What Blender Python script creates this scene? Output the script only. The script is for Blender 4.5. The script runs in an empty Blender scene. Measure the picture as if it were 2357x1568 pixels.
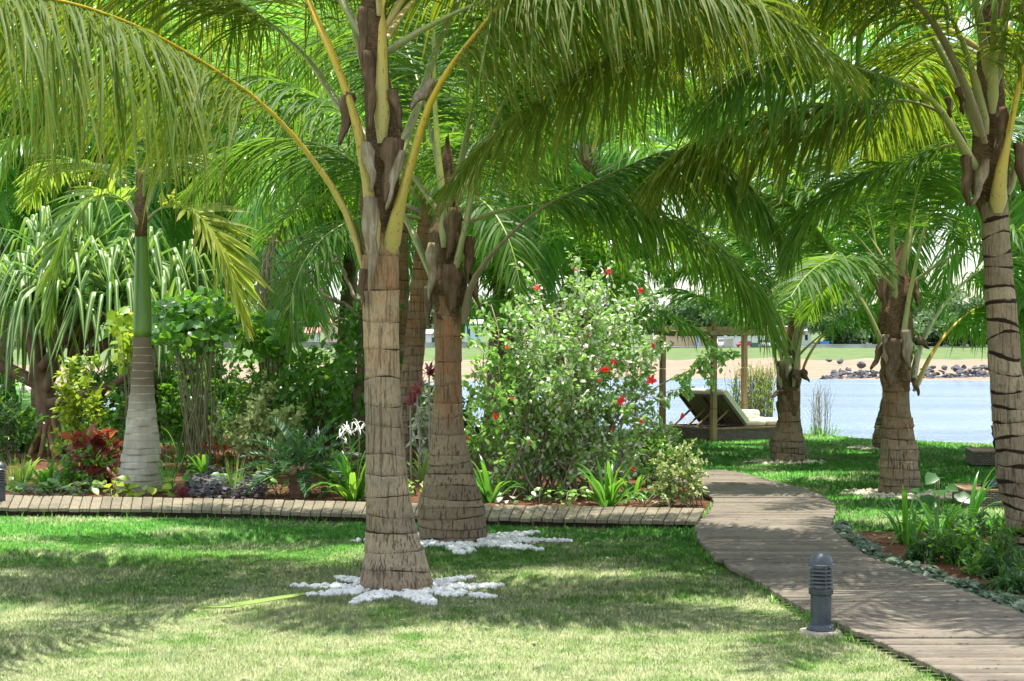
import bpy, math, random
import numpy as np
from mathutils import Vector
R = math.radians
rng = np.random.default_rng(7)
random.seed(7)
scene = bpy.context.scene
COL = scene.collection
H = 2.0            # camera height above the lawn
FD = 4200.0        # focal length in units of a 2357 px wide picture

def P(dx, dy, Y):
    return np.array([(dx - 1178.5) * Y / FD, Y, H + (768 - dy) * Y / FD])
def G(dx, dy, z=0.0):
    Y = FD * (H - z) / (dy - 768)
    return np.array([(dx - 1178.5) * Y / FD, Y, z])
def nrm(v):
    v = np.asarray(v, float)
    return v / np.maximum(np.linalg.norm(v, axis=-1, keepdims=True), 1e-9)

# ------------------------------------------------------------------ objects
def tag(o, label=None, cat=None, group=None, kind=None):
    if label: o['label'] = label
    if cat: o['category'] = cat
    if group: o['group'] = group
    if kind: o['kind'] = kind
    return o
def empty(name, loc, label, cat, group=None):
    o = bpy.data.objects.new(name, None); COL.objects.link(o)
    o.location = loc; o.empty_display_size = 0.2
    return tag(o, label, cat, group)
def mkobj(name, me, mat, parent=None):
    o = bpy.data.objects.new(name, me); COL.objects.link(o)
    if mat:
        for m in (mat if isinstance(mat, (list, tuple)) else [mat]): me.materials.append(m)
    if parent is not None:
        o.parent = parent
        # geometry is written in world coordinates; shift so it stays put under a moved parent
        o.matrix_parent_inverse = parent_world(parent).inverted()
    return o
def parent_world(p):
    from mathutils import Matrix
    m = Matrix.Translation(p.location)
    q = p.parent
    if q is not None and p.type != 'EMPTY':
        return parent_world(q) @ p.matrix_parent_inverse @ Matrix.Translation(p.location)
    return m
def copy_tree(o, parent=None):
    c = o.copy(); COL.objects.link(c); c.parent = parent; c.matrix_parent_inverse = o.matrix_parent_inverse.copy()
    for ch in list(o.children): copy_tree(ch, c)
    return c

class MB:
    """collects verts / faces / point attributes, links as one mesh object"""
    def __init__(s): s.v = []; s.f = []; s.a = {}; s.n = 0; s.mi = []
    def add(s, vv_, f, mi=0, **attrs):
        v = np.asarray(vv_, float).reshape(-1, 3); k = len(v)
        s.v.append(v)
        for q in f: s.f.append(tuple(int(i) + s.n for i in q)); s.mi.append(mi)
        for key in set(s.a) | set(attrs):
            if key not in s.a: s.a[key] = [np.zeros(s.n)]
            val = attrs.get(key, 0.0)
            s.a[key].append(np.broadcast_to(np.asarray(val, float), (k,)))
        s.n += k
    def box(s, c, size, rot=0.0, mi=0, ch=0.0, **at):
        x, y, z = np.array(size) / 2
        ch = min(ch, x * .9, y * .9, z * .9)
        if ch > 0:
            pr = [(-x + ch, -y), (x - ch, -y), (x, -y + ch), (x, y - ch), (x - ch, y), (-x + ch, y), (-x, y - ch), (-x, -y + ch)]
            inn = [(px * (1 - ch / x), py * (1 - ch / y)) for px, py in pr]
            v = [(px, py, -z) for px, py in inn] + [(px, py, -z + ch) for px, py in pr] + [(px, py, z - ch) for px, py in pr] + [(px, py, z) for px, py in inn]
            f = [tuple(range(7, -1, -1)), tuple(range(24, 32))]
            for r in range(3):
                for i in range(8): f.append((r*8+i, r*8+(i+1) % 8, (r+1)*8+(i+1) % 8, (r+1)*8+i))
        else:
            v = [(sx*x, sy*y, sz*z) for sz in (-1, 1) for sx, sy in ((-1, -1), (1, -1), (1, 1), (-1, 1))]
            f = [(3, 2, 1, 0), (4, 5, 6, 7), (0, 1, 5, 4), (1, 2, 6, 5), (2, 3, 7, 6), (3, 0, 4, 7)]
        v = np.array(v); cr, sr = math.cos(rot), math.sin(rot)
        v = np.stack([v[:, 0]*cr - v[:, 1]*sr, v[:, 0]*sr + v[:, 1]*cr, v[:, 2]], 1) + np.array(c)
        s.add(v, f, mi, **at)
    def beam(s, a, b, w, h, mi=0, **at):
        """box bar from a to b, w sideways, h upright"""
        a = np.array(a, float); b = np.array(b, float); d = nrm(b - a)
        up = np.array([0, 0, 1.0]) if abs(d[2]) < .95 else np.array([0, 1.0, 0])
        sd = nrm(np.cross(d, up)); u = np.cross(sd, d)
        v = [p + sd*i*w/2 + u*j*h/2 for p in (a, b) for i, j in ((-1, -1), (1, -1), (1, 1), (-1, 1))]
        s.add(v, [(3, 2, 1, 0), (4, 5, 6, 7), (0, 1, 5, 4), (1, 2, 6, 5), (2, 3, 7, 6), (3, 0, 4, 7)], mi, **at)
    def tube(s, pts, rad, n=8, flat=1.0, cap=True, mi=0, ref=None, **at):
        pts = np.asarray(pts, float); m = len(pts); rad = np.broadcast_to(np.asarray(rad, float), (m,))
        T = nrm(np.gradient(pts, axis=0))
        up = np.array([0.31, 0.17, 0.93]) if ref is None else np.asarray(ref, float)
        S = np.cross(T, up); bad = np.linalg.norm(S, axis=1) < .15
        S[bad] = np.cross(T[bad], np.array([1.0, .2, 0])); S = nrm(S); N = np.cross(S, T)
        a = np.arange(n) * 2 * math.pi / n
        v = pts[:, None] + (S[:, None]*np.cos(a)[None, :, None] + N[:, None]*np.sin(a)[None, :, None]*flat) * rad[:, None, None]
        f = []
        for i in range(m - 1):
            for j in range(n): f.append((i*n+j, i*n+(j+1) % n, (i+1)*n+(j+1) % n, (i+1)*n+j))
        if cap: f.append(tuple(range(n-1, -1, -1))); f.append(tuple(range((m-1)*n, m*n)))
        al = np.repeat(np.linspace(0, 1, m), n)
        s.add(v.reshape(-1, 3), f, mi, along=al, **at)
    def lathe(s, c, prof, n=32, mi=0, **at):
        c = np.array(c, float); m = len(prof); a = np.arange(n) * 2 * math.pi / n
        v = np.array([[(r*math.cos(t), r*math.sin(t), z) for t in a] for r, z in prof]).reshape(-1, 3) + c
        f = []
        for i in range(m-1):
            for j in range(n): f.append((i*n+j, i*n+(j+1) % n, (i+1)*n+(j+1) % n, (i+1)*n+j))
        if prof[0][0] > 1e-4: f.append(tuple(range(n-1, -1, -1)))
        if prof[-1][0] > 1e-4: f.append(tuple(range((m-1)*n, m*n)))
        s.add(v, f, mi, **at)
    def build(s, name, mat, parent=None, smooth=True, sharp=None):
        me = bpy.data.meshes.new(name)
        v = np.concatenate(s.v); me.from_pydata(v.tolist(), [], s.f)
        if len(set(s.mi)) > 1: me.polygons.foreach_set('material_index', s.mi)
        me.polygons.foreach_set('use_smooth', [smooth] * len(me.polygons))
        for k, l in s.a.items():
            at = me.attributes.new(k, 'FLOAT', 'POINT'); at.data.foreach_set('value', np.concatenate(l).astype(np.float32))
        me.update()
        if sharp and smooth:
            try: me.set_sharp_from_angle(angle=R(sharp))
            except Exception: pass
        return mkobj(name, me, mat, parent)

def grid_mesh(name, V, mat, parent=None, attrs=None, smooth=True):
    """V: (N, rows, cols, 3) strips -> one mesh of N strips (fast path)"""
    N, r, c, _ = V.shape
    me = bpy.data.meshes.new(name)
    base = np.arange(N)[:, None, None] * (r*c)
    i = np.arange(r-1)[None, :, None]*c + np.arange(c-1)[None, None, :]
    q0 = base + i
    quads = np.stack([q0, q0+1, q0+c+1, q0+c], -1).reshape(-1, 4)
    fast(me, V.reshape(-1, 3), quads, attrs, smooth)
    return mkobj(name, me, mat, parent)
def fast(me, v, faces, attrs=None, smooth=True):
    k = faces.shape[1]; nf = len(faces)
    me.vertices.add(len(v)); me.vertices.foreach_set('co', v.astype(np.float32).ravel())
    me.loops.add(nf*k); me.loops.foreach_set('vertex_index', faces.astype(np.int32).ravel())
    me.polygons.add(nf); me.polygons.foreach_set('loop_start', (np.arange(nf)*k).astype(np.int32))
    me.polygons.foreach_set('use_smooth', np.full(nf, smooth))
    for key, val in (attrs or {}).items():
        a = me.attributes.new(key, 'FLOAT', 'POINT'); a.data.foreach_set('value', np.asarray(val, np.float32).ravel())
    me.update(calc_edges=True); me.validate()

def spline(pts, n):
    """Catmull-Rom through pts (any dimension), resampled evenly by length of the first three components"""
    p = np.asarray(pts, float)
    p = np.concatenate([[2*p[0]-p[1]], p, [2*p[-1]-p[-2]]])
    out = []
    for i in range(1, len(p)-2):
        t = np.linspace(0, 1, 24, endpoint=False)[:, None]
        a, b, c, d = p[i-1], p[i], p[i+1], p[i+2]
        out.append(.5*((2*b) + (c-a)*t + (2*a-5*b+4*c-d)*t*t + (3*b-a-3*c+d)*t**3))
    out = np.concatenate(out + [p[-2][None]])
    s = np.concatenate([[0], np.cumsum(np.linalg.norm(np.diff(out[:, :3], axis=0), axis=1))])
    u = np.linspace(0, s[-1], n)
    return np.stack([np.interp(u, s, out[:, k]) for k in range(out.shape[1])], 1), s[-1]

def inpoly(x, y, poly):
    poly = np.asarray(poly); r = np.zeros(x.shape, bool); j = len(poly)-1
    for i in range(len(poly)):
        xi, yi = poly[i][:2]; xj, yj = poly[j][:2]
        c = ((yi > y) != (yj > y)) & (x < (xj-xi)*(y-yi)/((yj-yi) if yj != yi else 1e-9) + xi)
        r ^= c; j = i
    return r

# ------------------------------------------------------------------ materials
class NT:
    def __init__(s, name):
        s.m = bpy.data.materials.new(name); s.m.use_nodes = True
        s.t = s.m.node_tree; s.t.nodes.clear()
        s.out = s.t.nodes.new('ShaderNodeOutputMaterial')
    def n(s, typ, props=None, **inp):
        nd = s.t.nodes.new('ShaderNode' + typ)
        for k, v in (props or {}).items(): setattr(nd, k, v)
        for k, v in inp.items():
            key = int(k[1:]) if k[0] == 'i' and k[1:].isdigit() else k.replace('_', ' ')
            s.set(nd.inputs[key], v)
        return nd
    def set(s, sock, v):
        if isinstance(v, bpy.types.NodeSocket): s.t.links.new(v, sock)
        elif isinstance(v, bpy.types.Node): s.t.links.new(v.outputs[0], sock)
        else:
            if sock.type == 'RGBA' and len(v) == 3: v = (*v, 1)
            sock.default_value = v
    def attr(s, name): return s.n('Attribute', {'attribute_name': name}).outputs['Fac']
    def pos(s, scale=(1, 1, 1)):
        g = s.n('NewGeometry').outputs['Position']
        return s.n('Mapping', i0=g, Scale=scale).outputs[0]
    def obj(s, scale=(1, 1, 1)):
        g = s.n('TexCoord').outputs['Object']
        return s.n('Mapping', i0=g, Scale=scale).outputs[0]
    def noise(s, vec, scale, detail=3, rough=.55):
        return s.n('TexNoise', Vector=vec, Scale=scale, Detail=float(detail), Roughness=rough).outputs['Fac']
    def ramp(s, fac, stops):
        nd = s.n('ValToRGB', Fac=fac); e = nd.color_ramp.elements
        while len(e) < len(stops): e.new(0.5)
        for el, (p, c) in zip(e, stops):
            el.position = p; el.color = (*c, 1) if not isinstance(c, (int, float)) else (c, c, c, 1)
        return nd.outputs[0]
    def math(s, op, a, b=0.0, clamp=False):
        return s.n('Math', {'operation': op, 'use_clamp': clamp}, i0=a, i1=b).outputs[0]
    def mix(s, fac, a, b, mode='MIX'):
        nd = s.n('Mix', {'data_type': 'RGBA', 'blend_type': mode})
        s.set(nd.inputs[0], fac); s.set(nd.inputs[6], a); s.set(nd.inputs[7], b)
        return nd.outputs[2]
    def bump(s, h, dist, strength=1.0):
        return s.n('Bump', Height=h, Distance=dist, Strength=strength).outputs[0]
    def pbr(s, col, rough=.6, bump=None, metal=0.0, spec=.5):
        p = s.n('BsdfPrincipled', Base_Color=col, Roughness=rough, Metallic=metal)
        p.inputs['Specular IOR Level'].default_value = spec
        if bump is not None: s.set(p.inputs['Normal'], bump)
        return p
    def done(s, sh):
        s.set(s.out.inputs[0], sh if not isinstance(sh, bpy.types.Node) else sh.outputs[0]); return s.m

def leaf_mat(name, c0, c1, c2, t0, t1, trans=.5, rough=.4, spots=0.0, brown_tip=0.0, stripe=None, spec=.45):
    """reflecting colours c0..c2 over the leaf's own random, transmitted colours t0..t1"""
    k = NT(name); rn = k.attr('rnd'); al = k.attr('along')
    col = k.ramp(rn, [(0, c0), (.5, c1), (1, c2)])
    tr = k.ramp(rn, [(0, t0), (1, t1)])
    ns = k.noise(k.pos(), 1.1, 2)
    col = k.mix(k.ramp(ns, [(.35, 0), (.7, .55)]), col, c2)
    if spots:
        sp = k.noise(k.pos(), 34, 2, .6)
        m = k.ramp(sp, [(.60, 0), (.68, spots)])
        yel = (.42, .26, .03)
        col = k.mix(m, col, yel); tr = k.mix(m, tr, (.62, .34, .04))
        sp2 = k.noise(k.pos(), 75, 1, .5)
        m2 = k.ramp(sp2, [(.70, 0), (.74, spots)])
        col = k.mix(m2, col, (.03, .02, .01)); tr = k.mix(m2, tr, (.03, .02, .01))
    if brown_tip:
        m = k.math('MULTIPLY', k.ramp(al, [(.72, 0), (1, 1)]), k.ramp(rn, [(.45, 0), (.8, brown_tip)]))
        col = k.mix(m, col, (.30, .20, .09)); tr = k.mix(m, tr, (.25, .15, .05))
    if stripe is not None:
        ac = k.attr('across')
        m = k.ramp(ac, [(0, 1), (.34, 1), (.50, 0), (1, 0)])
        col = k.mix(m, col, stripe); tr = k.mix(m, tr, (stripe[0]*.9, stripe[1]*.95, stripe[2]*.6))
    p = k.pbr(col, rough, spec=spec)
    t = k.n('BsdfTranslucent', Color=tr)
    return k.done(k.n('MixShader', i0=trans, i1=p.outputs[0], i2=t.outputs[0]))

def simple(name, col, rough=.6, var=.25, scale=6, bump=0.0, metal=0.0, spec=.5, stretch=(1, 1, 1)):
    k = NT(name); ns = k.noise(k.obj(stretch), scale, 4)
    c = k.mix(k.ramp(ns, [(.3, 0), (.75, 1)]), tuple(x*(1-var) for x in col), tuple(min(1, x*(1+var)) for x in col))
    b = k.bump(ns, bump) if bump else None
    return k.done(k.pbr(c, rough, b, metal, spec))

def trunk_mat(name, grey, tan, brown, dark, upper=.55, crack=1.0, scar=.6, lowr=0.0):
    k = NT(name); al = k.attr('along'); rd = k.attr('ringd'); rr = k.attr('ringr')
    o = k.obj()
    big = k.noise(o, 5, 4)
    c = k.mix(k.ramp(big, [(.35, 0), (.7, 1)]), grey, tan)
    up = k.math('MULTIPLY', k.ramp(al, [(max(upper-.12, 0), 0), (upper+.15, 1)]), k.ramp(k.noise(o, 7, 3), [(.38, .25), (.62, 1)]))
    c = k.mix(up, c, brown)
    c = k.mix(k.ramp(rr, [(0, .38), (.6, 0), (1, 0)]), c, dark)
    c = k.mix(k.ramp(rr, [(.8, 0), (1, .5)]), c, tuple(min(1, x*1.3) for x in tan))
    st = k.noise(k.obj((1, 1, .07)), 52, 2, .55)
    lowc = k.ramp(al, [(0, 1), (upper, .75), (1, .3)])
    cr = k.math('MULTIPLY', k.ramp(st, [(.35, 1), (.42, 0)]), k.math('MULTIPLY', lowc, crack), True)
    c = k.mix(cr, c, tuple(x*.55 for x in dark))
    st2 = k.noise(k.obj((1, 1, .15)), 90, 2, .6)
    c = k.mix(k.ramp(st2, [(.40, .22), (.6, 0)]), c, dark)
    fs = k.noise(k.obj((1, 1, .12)), 120, 3, .7)
    c = k.mix(k.ramp(fs, [(.32, .5), (.52, 0)]), c, tuple(x*1.2 for x in dark)); c = k.mix(k.ramp(fs, [(.5, 0), (.7, .35)]), c, tuple(min(1, x*1.35) for x in grey))
    bl = k.noise(o, 16, 4, .65); c = k.mix(k.ramp(bl, [(.54, 0), (.72, .55)]), c, dark)
    sc = k.noise(k.obj((1, 1, 2.2)), 3.2, 2)
    wid = k.ramp(sc, [(.50 - lowr, .12), (.74 - lowr, scar)])
    band = k.math('SUBTRACT', wid, rd); band = k.math('MULTIPLY', band, 5.0, True)
    c = k.mix(band, c, tuple(x*.35 for x in dark))
    h = k.math('SUBTRACT', k.math('MULTIPLY', k.noise(o, 40, 4), .5), cr)
    return k.done(k.pbr(c, .85, k.bump(h, .012), spec=.2))
M = {}
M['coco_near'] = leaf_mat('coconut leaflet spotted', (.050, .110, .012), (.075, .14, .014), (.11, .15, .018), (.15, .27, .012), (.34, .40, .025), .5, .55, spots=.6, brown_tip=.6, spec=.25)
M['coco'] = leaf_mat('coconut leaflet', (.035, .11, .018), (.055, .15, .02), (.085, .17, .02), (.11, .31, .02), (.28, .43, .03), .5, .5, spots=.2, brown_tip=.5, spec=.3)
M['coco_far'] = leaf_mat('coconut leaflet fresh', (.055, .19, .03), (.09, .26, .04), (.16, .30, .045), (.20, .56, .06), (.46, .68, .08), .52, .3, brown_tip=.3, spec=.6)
M['royal'] = leaf_mat('royal palm leaflet', (.06, .15, .02), (.09, .20, .025), (.14, .23, .03), (.28, .48, .05), (.46, .58, .06), .5, .35, brown_tip=.5)
M['royal_yellow'] = leaf_mat('yellowing palm leaflet', (.13, .20, .03), (.19, .25, .035), (.25, .27, .04), (.40, .54, .05), (.58, .60, .08), .5, .4, brown_tip=.7)
M['dry_leaf'] = leaf_mat('dry palm leaflet', (.25, .19, .11), (.32, .26, .17), (.38, .32, .22), (.22, .16, .08), (.3, .22, .1), .25, .7)
M['pandan'] = leaf_mat('striped strap leaf', (.04, .13, .025), (.06, .17, .03), (.09, .20, .04), (.16, .36, .04), (.24, .42, .05), .38, .35, stripe=(.46, .53, .22))
M['hibiscus'] = leaf_mat('hibiscus leaf', (.09, .25, .04), (.17, .37, .06), (.32, .50, .14), (.24, .56, .07), (.52, .70, .16), .42, .22, spec=.8)
M['hibiscus_white'] = leaf_mat('pale variegated leaf', (.26, .40, .18), (.55, .60, .42), (.70, .70, .58), (.40, .5, .22), (.5, .55, .3), .3, .35, spec=.5)
M['green'] = leaf_mat('garden leaf', (.03, .11, .015), (.05, .16, .02), (.09, .22, .03), (.12, .38, .02), (.28, .50, .04), .42, .35)
M['dark_green'] = leaf_mat('dark leaf', (.02, .07, .02), (.03, .10, .02), (.05, .13, .03), (.07, .22, .03), (.14, .30, .03), .35, .35)
M['yellow_green'] = leaf_mat('young leaf', (.10, .22, .015), (.17, .30, .02), (.30, .37, .03), (.32, .52, .03), (.55, .62, .05), .42, .4)
M['cream'] = leaf_mat('cream edged leaf', (.16, .28, .06), (.36, .44, .14), (.62, .64, .34), (.36, .5, .12), (.5, .55, .2), .35, .42)
M['copper'] = leaf_mat('copper leaf', (.14, .028, .016), (.22, .045, .025), (.34, .10, .055), (.38, .06, .03), (.55, .16, .06), .38, .35)
M['purple'] = leaf_mat('purple ground leaf', (.022, .018, .024), (.05, .03, .05), (.13, .13, .13), (.06, .04, .04), (.12, .1, .1), .2, .6, spec=.25)
M['sage'] = leaf_mat('grey green ground leaf', (.035, .06, .036), (.06, .10, .06), (.12, .16, .10), (.09, .2, .07), (.2, .28, .12), .25, .45)
M['strap'] = leaf_mat('strap leaf', (.035, .15, .02), (.06, .20, .025), (.10, .27, .03), (.12, .42, .025), (.30, .56, .05), .42, .3)
M['strap_pale'] = leaf_mat('pale strap leaf', (.11, .26, .04), (.18, .33, .05), (.26, .38, .08), (.3, .52, .06), (.45, .6, .1), .42, .35)
M['cycad'] = leaf_mat('cycad leaflet', (.015, .055, .018), (.022, .08, .022), (.04, .11, .035), (.04, .14, .03), (.08, .2, .04), .22, .42, spec=.3)
M['maroon'] = leaf_mat('maroon strap leaf', (.10, .012, .03), (.20, .03, .06), (.30, .10, .10), (.3, .03, .06), (.4, .1, .1), .35, .35)
M['petal_red'] = leaf_mat('red petal', (.55, .012, .02), (.65, .02, .025), (.72, .05, .05), (.75, .03, .03), (.8, .06, .05), .4, .5)
M['petal_white'] = leaf_mat('white petal', (.75, .76, .72), (.8, .8, .78), (.82, .82, .8), (.7, .72, .6), (.75, .75, .65), .3, .5)
M['tree_leaf'] = leaf_mat('far tree leaf', (.06, .12, .05), (.09, .16, .07), (.13, .20, .09), (.14, .26, .07), (.2, .3, .1), .35, .5)
M['reed'] = leaf_mat('thin reed stem', (.10, .13, .04), (.16, .16, .06), (.24, .21, .11), (.16, .2, .05), (.2, .2, .08), .15, .6)
M['twig_pale'] = simple('bare pale twig', (.34, .28, .24), .8)
M['stalk_yellow'] = None
def stalk_mat(name, a, b, c):
    k = NT(name); al = k.attr('along'); ns = k.noise(k.obj((1, 1, .25)), 14, 3)
    col = k.mix(k.ramp(ns, [(.35, 0), (.7, 1)]), a, b)
    col = k.mix(k.ramp(al, [(0, .9), (.06, .6), (.26, 0)]), col, c)
    sp = k.noise(k.obj((1, 1, .3)), 60, 2)
    col = k.mix(k.ramp(sp, [(.62, 0), (.68, .7)]), col, (.10, .05, .02))
    return k.done(k.pbr(col, .38, k.bump(ns, .004), spec=.4))
M['stalk_yellow'] = stalk_mat('yellow leaf stalk', (.40, .30, .022), (.50, .33, .02), (.36, .31, .14))
M['stalk_green'] = stalk_mat('green leaf stalk', (.17, .23, .05), (.27, .30, .06), (.30, .28, .16))
M['stalk_brown'] = stalk_mat('grey brown leaf stalk', (.14, .11, .06), (.22, .19, .09), (.20, .16, .11))
M['stalk_pale'] = stalk_mat('pale leaf stalk', (.30, .36, .16), (.38, .42, .22), (.28, .28, .18))
M['trunk_front'] = trunk_mat('pale grey ringed bark', (.275, .225, .168), (.385, .285, .18), (.34, .165, .075), (.085, .053, .03), .62, crack=.75, scar=.5)
M['trunk_second'] = trunk_mat('grey cracked bark', (.205, .165, .118), (.285, .205, .125), (.29, .125, .055), (.09, .06, .035), .42, scar=.5)
M['trunk_side'] = trunk_mat('brown ringed bark', (.235, .19, .135), (.36, .28, .19), (.28, .205, .135), (.07, .045, .026), .5, crack=.8, scar=.8, lowr=.12)
M['trunk_short'] = trunk_mat('brown squat bark', (.22, .172, .118), (.30, .215, .135), (.20, .11, .052), (.08, .052, .03), .4, scar=.5)
def royal_trunk_mat():
    k = NT('smooth grey royal bark'); al = k.attr('along'); rd = k.attr('ringd')
    ns = k.noise(k.obj(), 5, 4); st = k.noise(k.obj((1, 1, .2)), 22, 3)
    c = k.mix(k.ramp(ns, [(.35, 0), (.7, 1)]), (.30, .28, .22), (.42, .39, .32))
    c = k.mix(k.ramp(al, [(.5, 0), (.72, .9)]), c, (.12, .085, .055))
    c = k.mix(k.ramp(st, [(.45, 0), (.75, .35)]), c, (.16, .13, .09))
    c = k.mix(k.ramp(al, [(0, .8), (.06, 0)]), c, (.16, .11, .07))
    line = k.ramp(rd, [(0, 1), (.25, .0)])
    c = k.mix(k.math('MULTIPLY', line, k.ramp(al, [(.35, .0), (.5, .9)])), c, (.50, .44, .32))
    c = k.mix(k.math('MULTIPLY', line, k.ramp(al, [(.3, .7), (.45, 0)])), c, (.08, .06, .04))
    return k.done(k.pbr(c, .75, k.bump(st, .004), spec=.25))
M['trunk_royal'] = royal_trunk_mat()
M['crownshaft'] = simple('glossy green crownshaft', (.10, .20, .03), .3, .3, 5, 0, 0, .5, (1, 1, .3))
def fibre_mat():
    k = NT('brown palm fibre'); w = k.noise(k.obj((1, 1, 5)), 26, 4, .65); ns = k.noise(k.obj(), 6, 3)
    c = k.mix(k.ramp(ns, [(.35, 0), (.7, 1)]), (.065, .038, .02), (.17, .10, .052))
    c = k.mix(k.ramp(w, [(.45, 0), (.62, .8)]), c, (.27, .18, .10))
    return k.done(k.pbr(c, .9, k.bump(w, .03), spec=.15))
M['fibre'] = fibre_mat()
def dry_mat(name, a, b):
    k = NT(name); w = k.noise(k.obj((1, 1, .12)), 34, 4, .65); ns = k.noise(k.obj(), 7, 3)
    c = k.mix(k.ramp(ns, [(.35, 0), (.7, 1)]), a, b)
    c = k.mix(k.ramp(w, [(.40, .6), (.6, 0)]), c, tuple(x*.45 for x in a))
    return k.done(k.pbr(c, .85, k.bump(w, .01), spec=.2))
M['dry_grey'] = dry_mat('dry grey leaf base', (.24, .18, .12), (.40, .33, .25))
M['dry_brown'] = dry_mat('dry brown leaf base', (.10, .06, .035), (.20, .13, .08))
M['bark'] = simple('rough brown bark', (.16, .11, .07), .9, .45, 9, .03, 0, .2, (1, 1, .3))
M['bark_pale'] = simple('grey twig bark', (.27, .22, .16), .85, .35, 9, .01, 0, .2)
M['root'] = simple('stilt root bark', (.24, .14, .07), .85, .35, 9, .01, 0, .2)
M['stem_green'] = simple('green brown stem', (.17, .16, .08), .7, .35, 9)
M['stem_dark'] = simple('dark stem', (.075, .055, .035), .8, .35, 9)

def ground_cols(k, gradient=True):
    p = k.pos()
    sep = k.n('SeparateXYZ', i0=p); yy = sep.outputs[1]; xx = sep.outputs[0]
    far = k.n('MapRange', {'interpolation_type': 'SMOOTHSTEP'}, Value=yy, i1=12.3, i2=18.5, i3=0.0, i4=1.0).outputs[0]
    a = k.noise(p, .9, 4, .6); b = k.noise(p, 4.2, 4, .6); d = k.noise(p, 2.0, 3)
    green = k.mix(k.ramp(b, [(.35, 0), (.65, 1)]), (.10, .25, .032), (.19, .38, .055))
    vivid = k.mix(k.ramp(b, [(.35, 0), (.65, 1)]), (.055, .27, .022), (.12, .42, .04))
    dry = k.mix(k.ramp(b, [(.35, 0), (.7, 1)]), (.30, .39, .14), (.53, .56, .30))
    lush = k.mix(k.ramp(far, [(.55, 0), (1, 1)]), green, vivid)
    f = k.math('SUBTRACT', k.math('ADD', a, k.math('MULTIPLY', k.math('SUBTRACT', b, .5), .5)), k.math('MULTIPLY', far, .20))
    col = k.mix(k.ramp(f, [(.30, 0), (.50, 1)]), lush, dry)
    pt = k.noise(p, .55, 3)
    col = k.mix(k.ramp(d, [(.60, 0), (.70, .55)]), col, (.045, .19, .05))
    col = k.mix(k.ramp(k.noise(p, 1.7, 4, .7), [(.66, 0), (.74, .75)]), col, (.27, .15, .06))
    return col, p, b
def lawn_mat():
    k = NT('lawn turf'); col, p, b = ground_cols(k)
    fine = k.noise(p, 120, 3, .7); mid = k.noise(p, 22, 4, .65)
    col = k.mix(k.ramp(fine, [(.3, .55), (.65, 0)]), col, (.05, .07, .015))
    col = k.mix(k.ramp(mid, [(.35, .3), (.6, 0)]), col, (.07, .09, .02))
    h = k.math('ADD', fine, mid)
    return k.done(k.pbr(col, .9, k.bump(h, .02), spec=.15))
M['lawn'] = lawn_mat()
def blade_mat():
    k = NT('grass blade'); col, p, b = ground_cols(k); rn = k.attr('rnd')
    col = k.mix(k.ramp(rn, [(0, .3), (.5, 0), (1, 0)]), col, (.07, .20, .03))
    col = k.mix(k.ramp(rn, [(.6, 0), (1, .3)]), col, (.48, .47, .25))
    up = k.n('CombineXYZ', i0=0.0, i1=-.15, i2=1.0).outputs[0]; pb = k.pbr(col, .6, up, spec=.15); t = k.n('BsdfTranslucent', Color=col)
    return k.done(k.n('MixShader', i0=.25, i1=pb.outputs[0], i2=t.outputs[0]))
M['blade'] = blade_mat()
def soil_mat():
    k = NT('red brown soil'); p = k.pos(); a = k.noise(p, 3, 5, .7); b = k.noise(p, 28, 4, .7)
    c = k.mix(k.ramp(a, [(.35, 0), (.65, 1)]), (.115, .05, .028), (.205, .095, .055))
    c = k.mix(k.ramp(b, [(.35, .7), (.55, 0)]), c, (.07, .032, .018))
    c = k.mix(k.ramp(k.noise(p, 60, 2), [(.66, 0), (.72, .8)]), c, (.40, .30, .16))
    return k.done(k.pbr(c, .95, k.bump(k.math('ADD', a, b), .05), spec=.1))
M['soil'] = soil_mat()
def plank_mat(name, a, b, g):
    k = NT(name); u = k.attr('u'); v = k.attr('v'); rn = k.attr('rnd')
    vec = k.n('CombineXYZ', i0=k.math('MULTIPLY', u, 1.3), i1=k.math('MULTIPLY', v, 24.0), i2=k.math('MULTIPLY', rn, 31.0))
    gr = k.noise(vec, 3.0, 5, .7)
    vec2 = k.n('CombineXYZ', i0=k.math('MULTIPLY', u, 4.0), i1=k.math('MULTIPLY', v, 60.0), i2=k.math('MULTIPLY', rn, 17.0))
    cr = k.noise(vec2, 3.0, 3, .6)
    c = k.mix(rn, a, b)
    c = k.mix(k.ramp(gr, [(.30, .75), (.55, 0)]), c, g)
    c = k.mix(k.ramp(gr, [(.55, 0), (.8, .6)]), c, tuple(min(1, x*1.45) for x in b))
    c = k.mix(k.ramp(cr, [(.34, .85), (.42, 0)]), c, (.05, .04, .03))
    st = k.noise(k.pos(), 1.6, 4, .6)
    c = k.mix(k.ramp(st, [(.5, 0), (.72, .5)]), c, tuple(x*.6 for x in g))
    return k.done(k.pbr(c, .8, k.bump(k.math('ADD', gr, cr), .006), spec=.25))
M['plank'] = plank_mat('weathered grey planks', (.122, .10, .074), (.245, .205, .152), (.10, .086, .068))
M['plank_left'] = plank_mat('weathered buff planks', (.17, .145, .098), (.26, .22, .145), (.11, .10, .068))
M['plank_green'] = plank_mat('mossy grey planks', (.13, .135, .10), (.19, .19, .145), (.07, .075, .055))
M['under'] = simple('dark bearer timber', (.06, .045, .03), .9)
def water_mat():
    k = NT('tidal water'); p = k.pos((.35, 1.0, 1)); w = k.noise(p, .9, 5, .7); w2 = k.noise(k.pos((.02, .30, 1)), 1.0, 5, .65)
    c = k.mix(k.ramp(w2, [(.35, 0), (.65, 1)]), (.045, .08, .125), (.10, .155, .21))
    b = k.bump(w, .5, 1.0)
    return k.done(k.pbr(c, .22, b, spec=.32))
M['water'] = water_mat()
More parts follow.
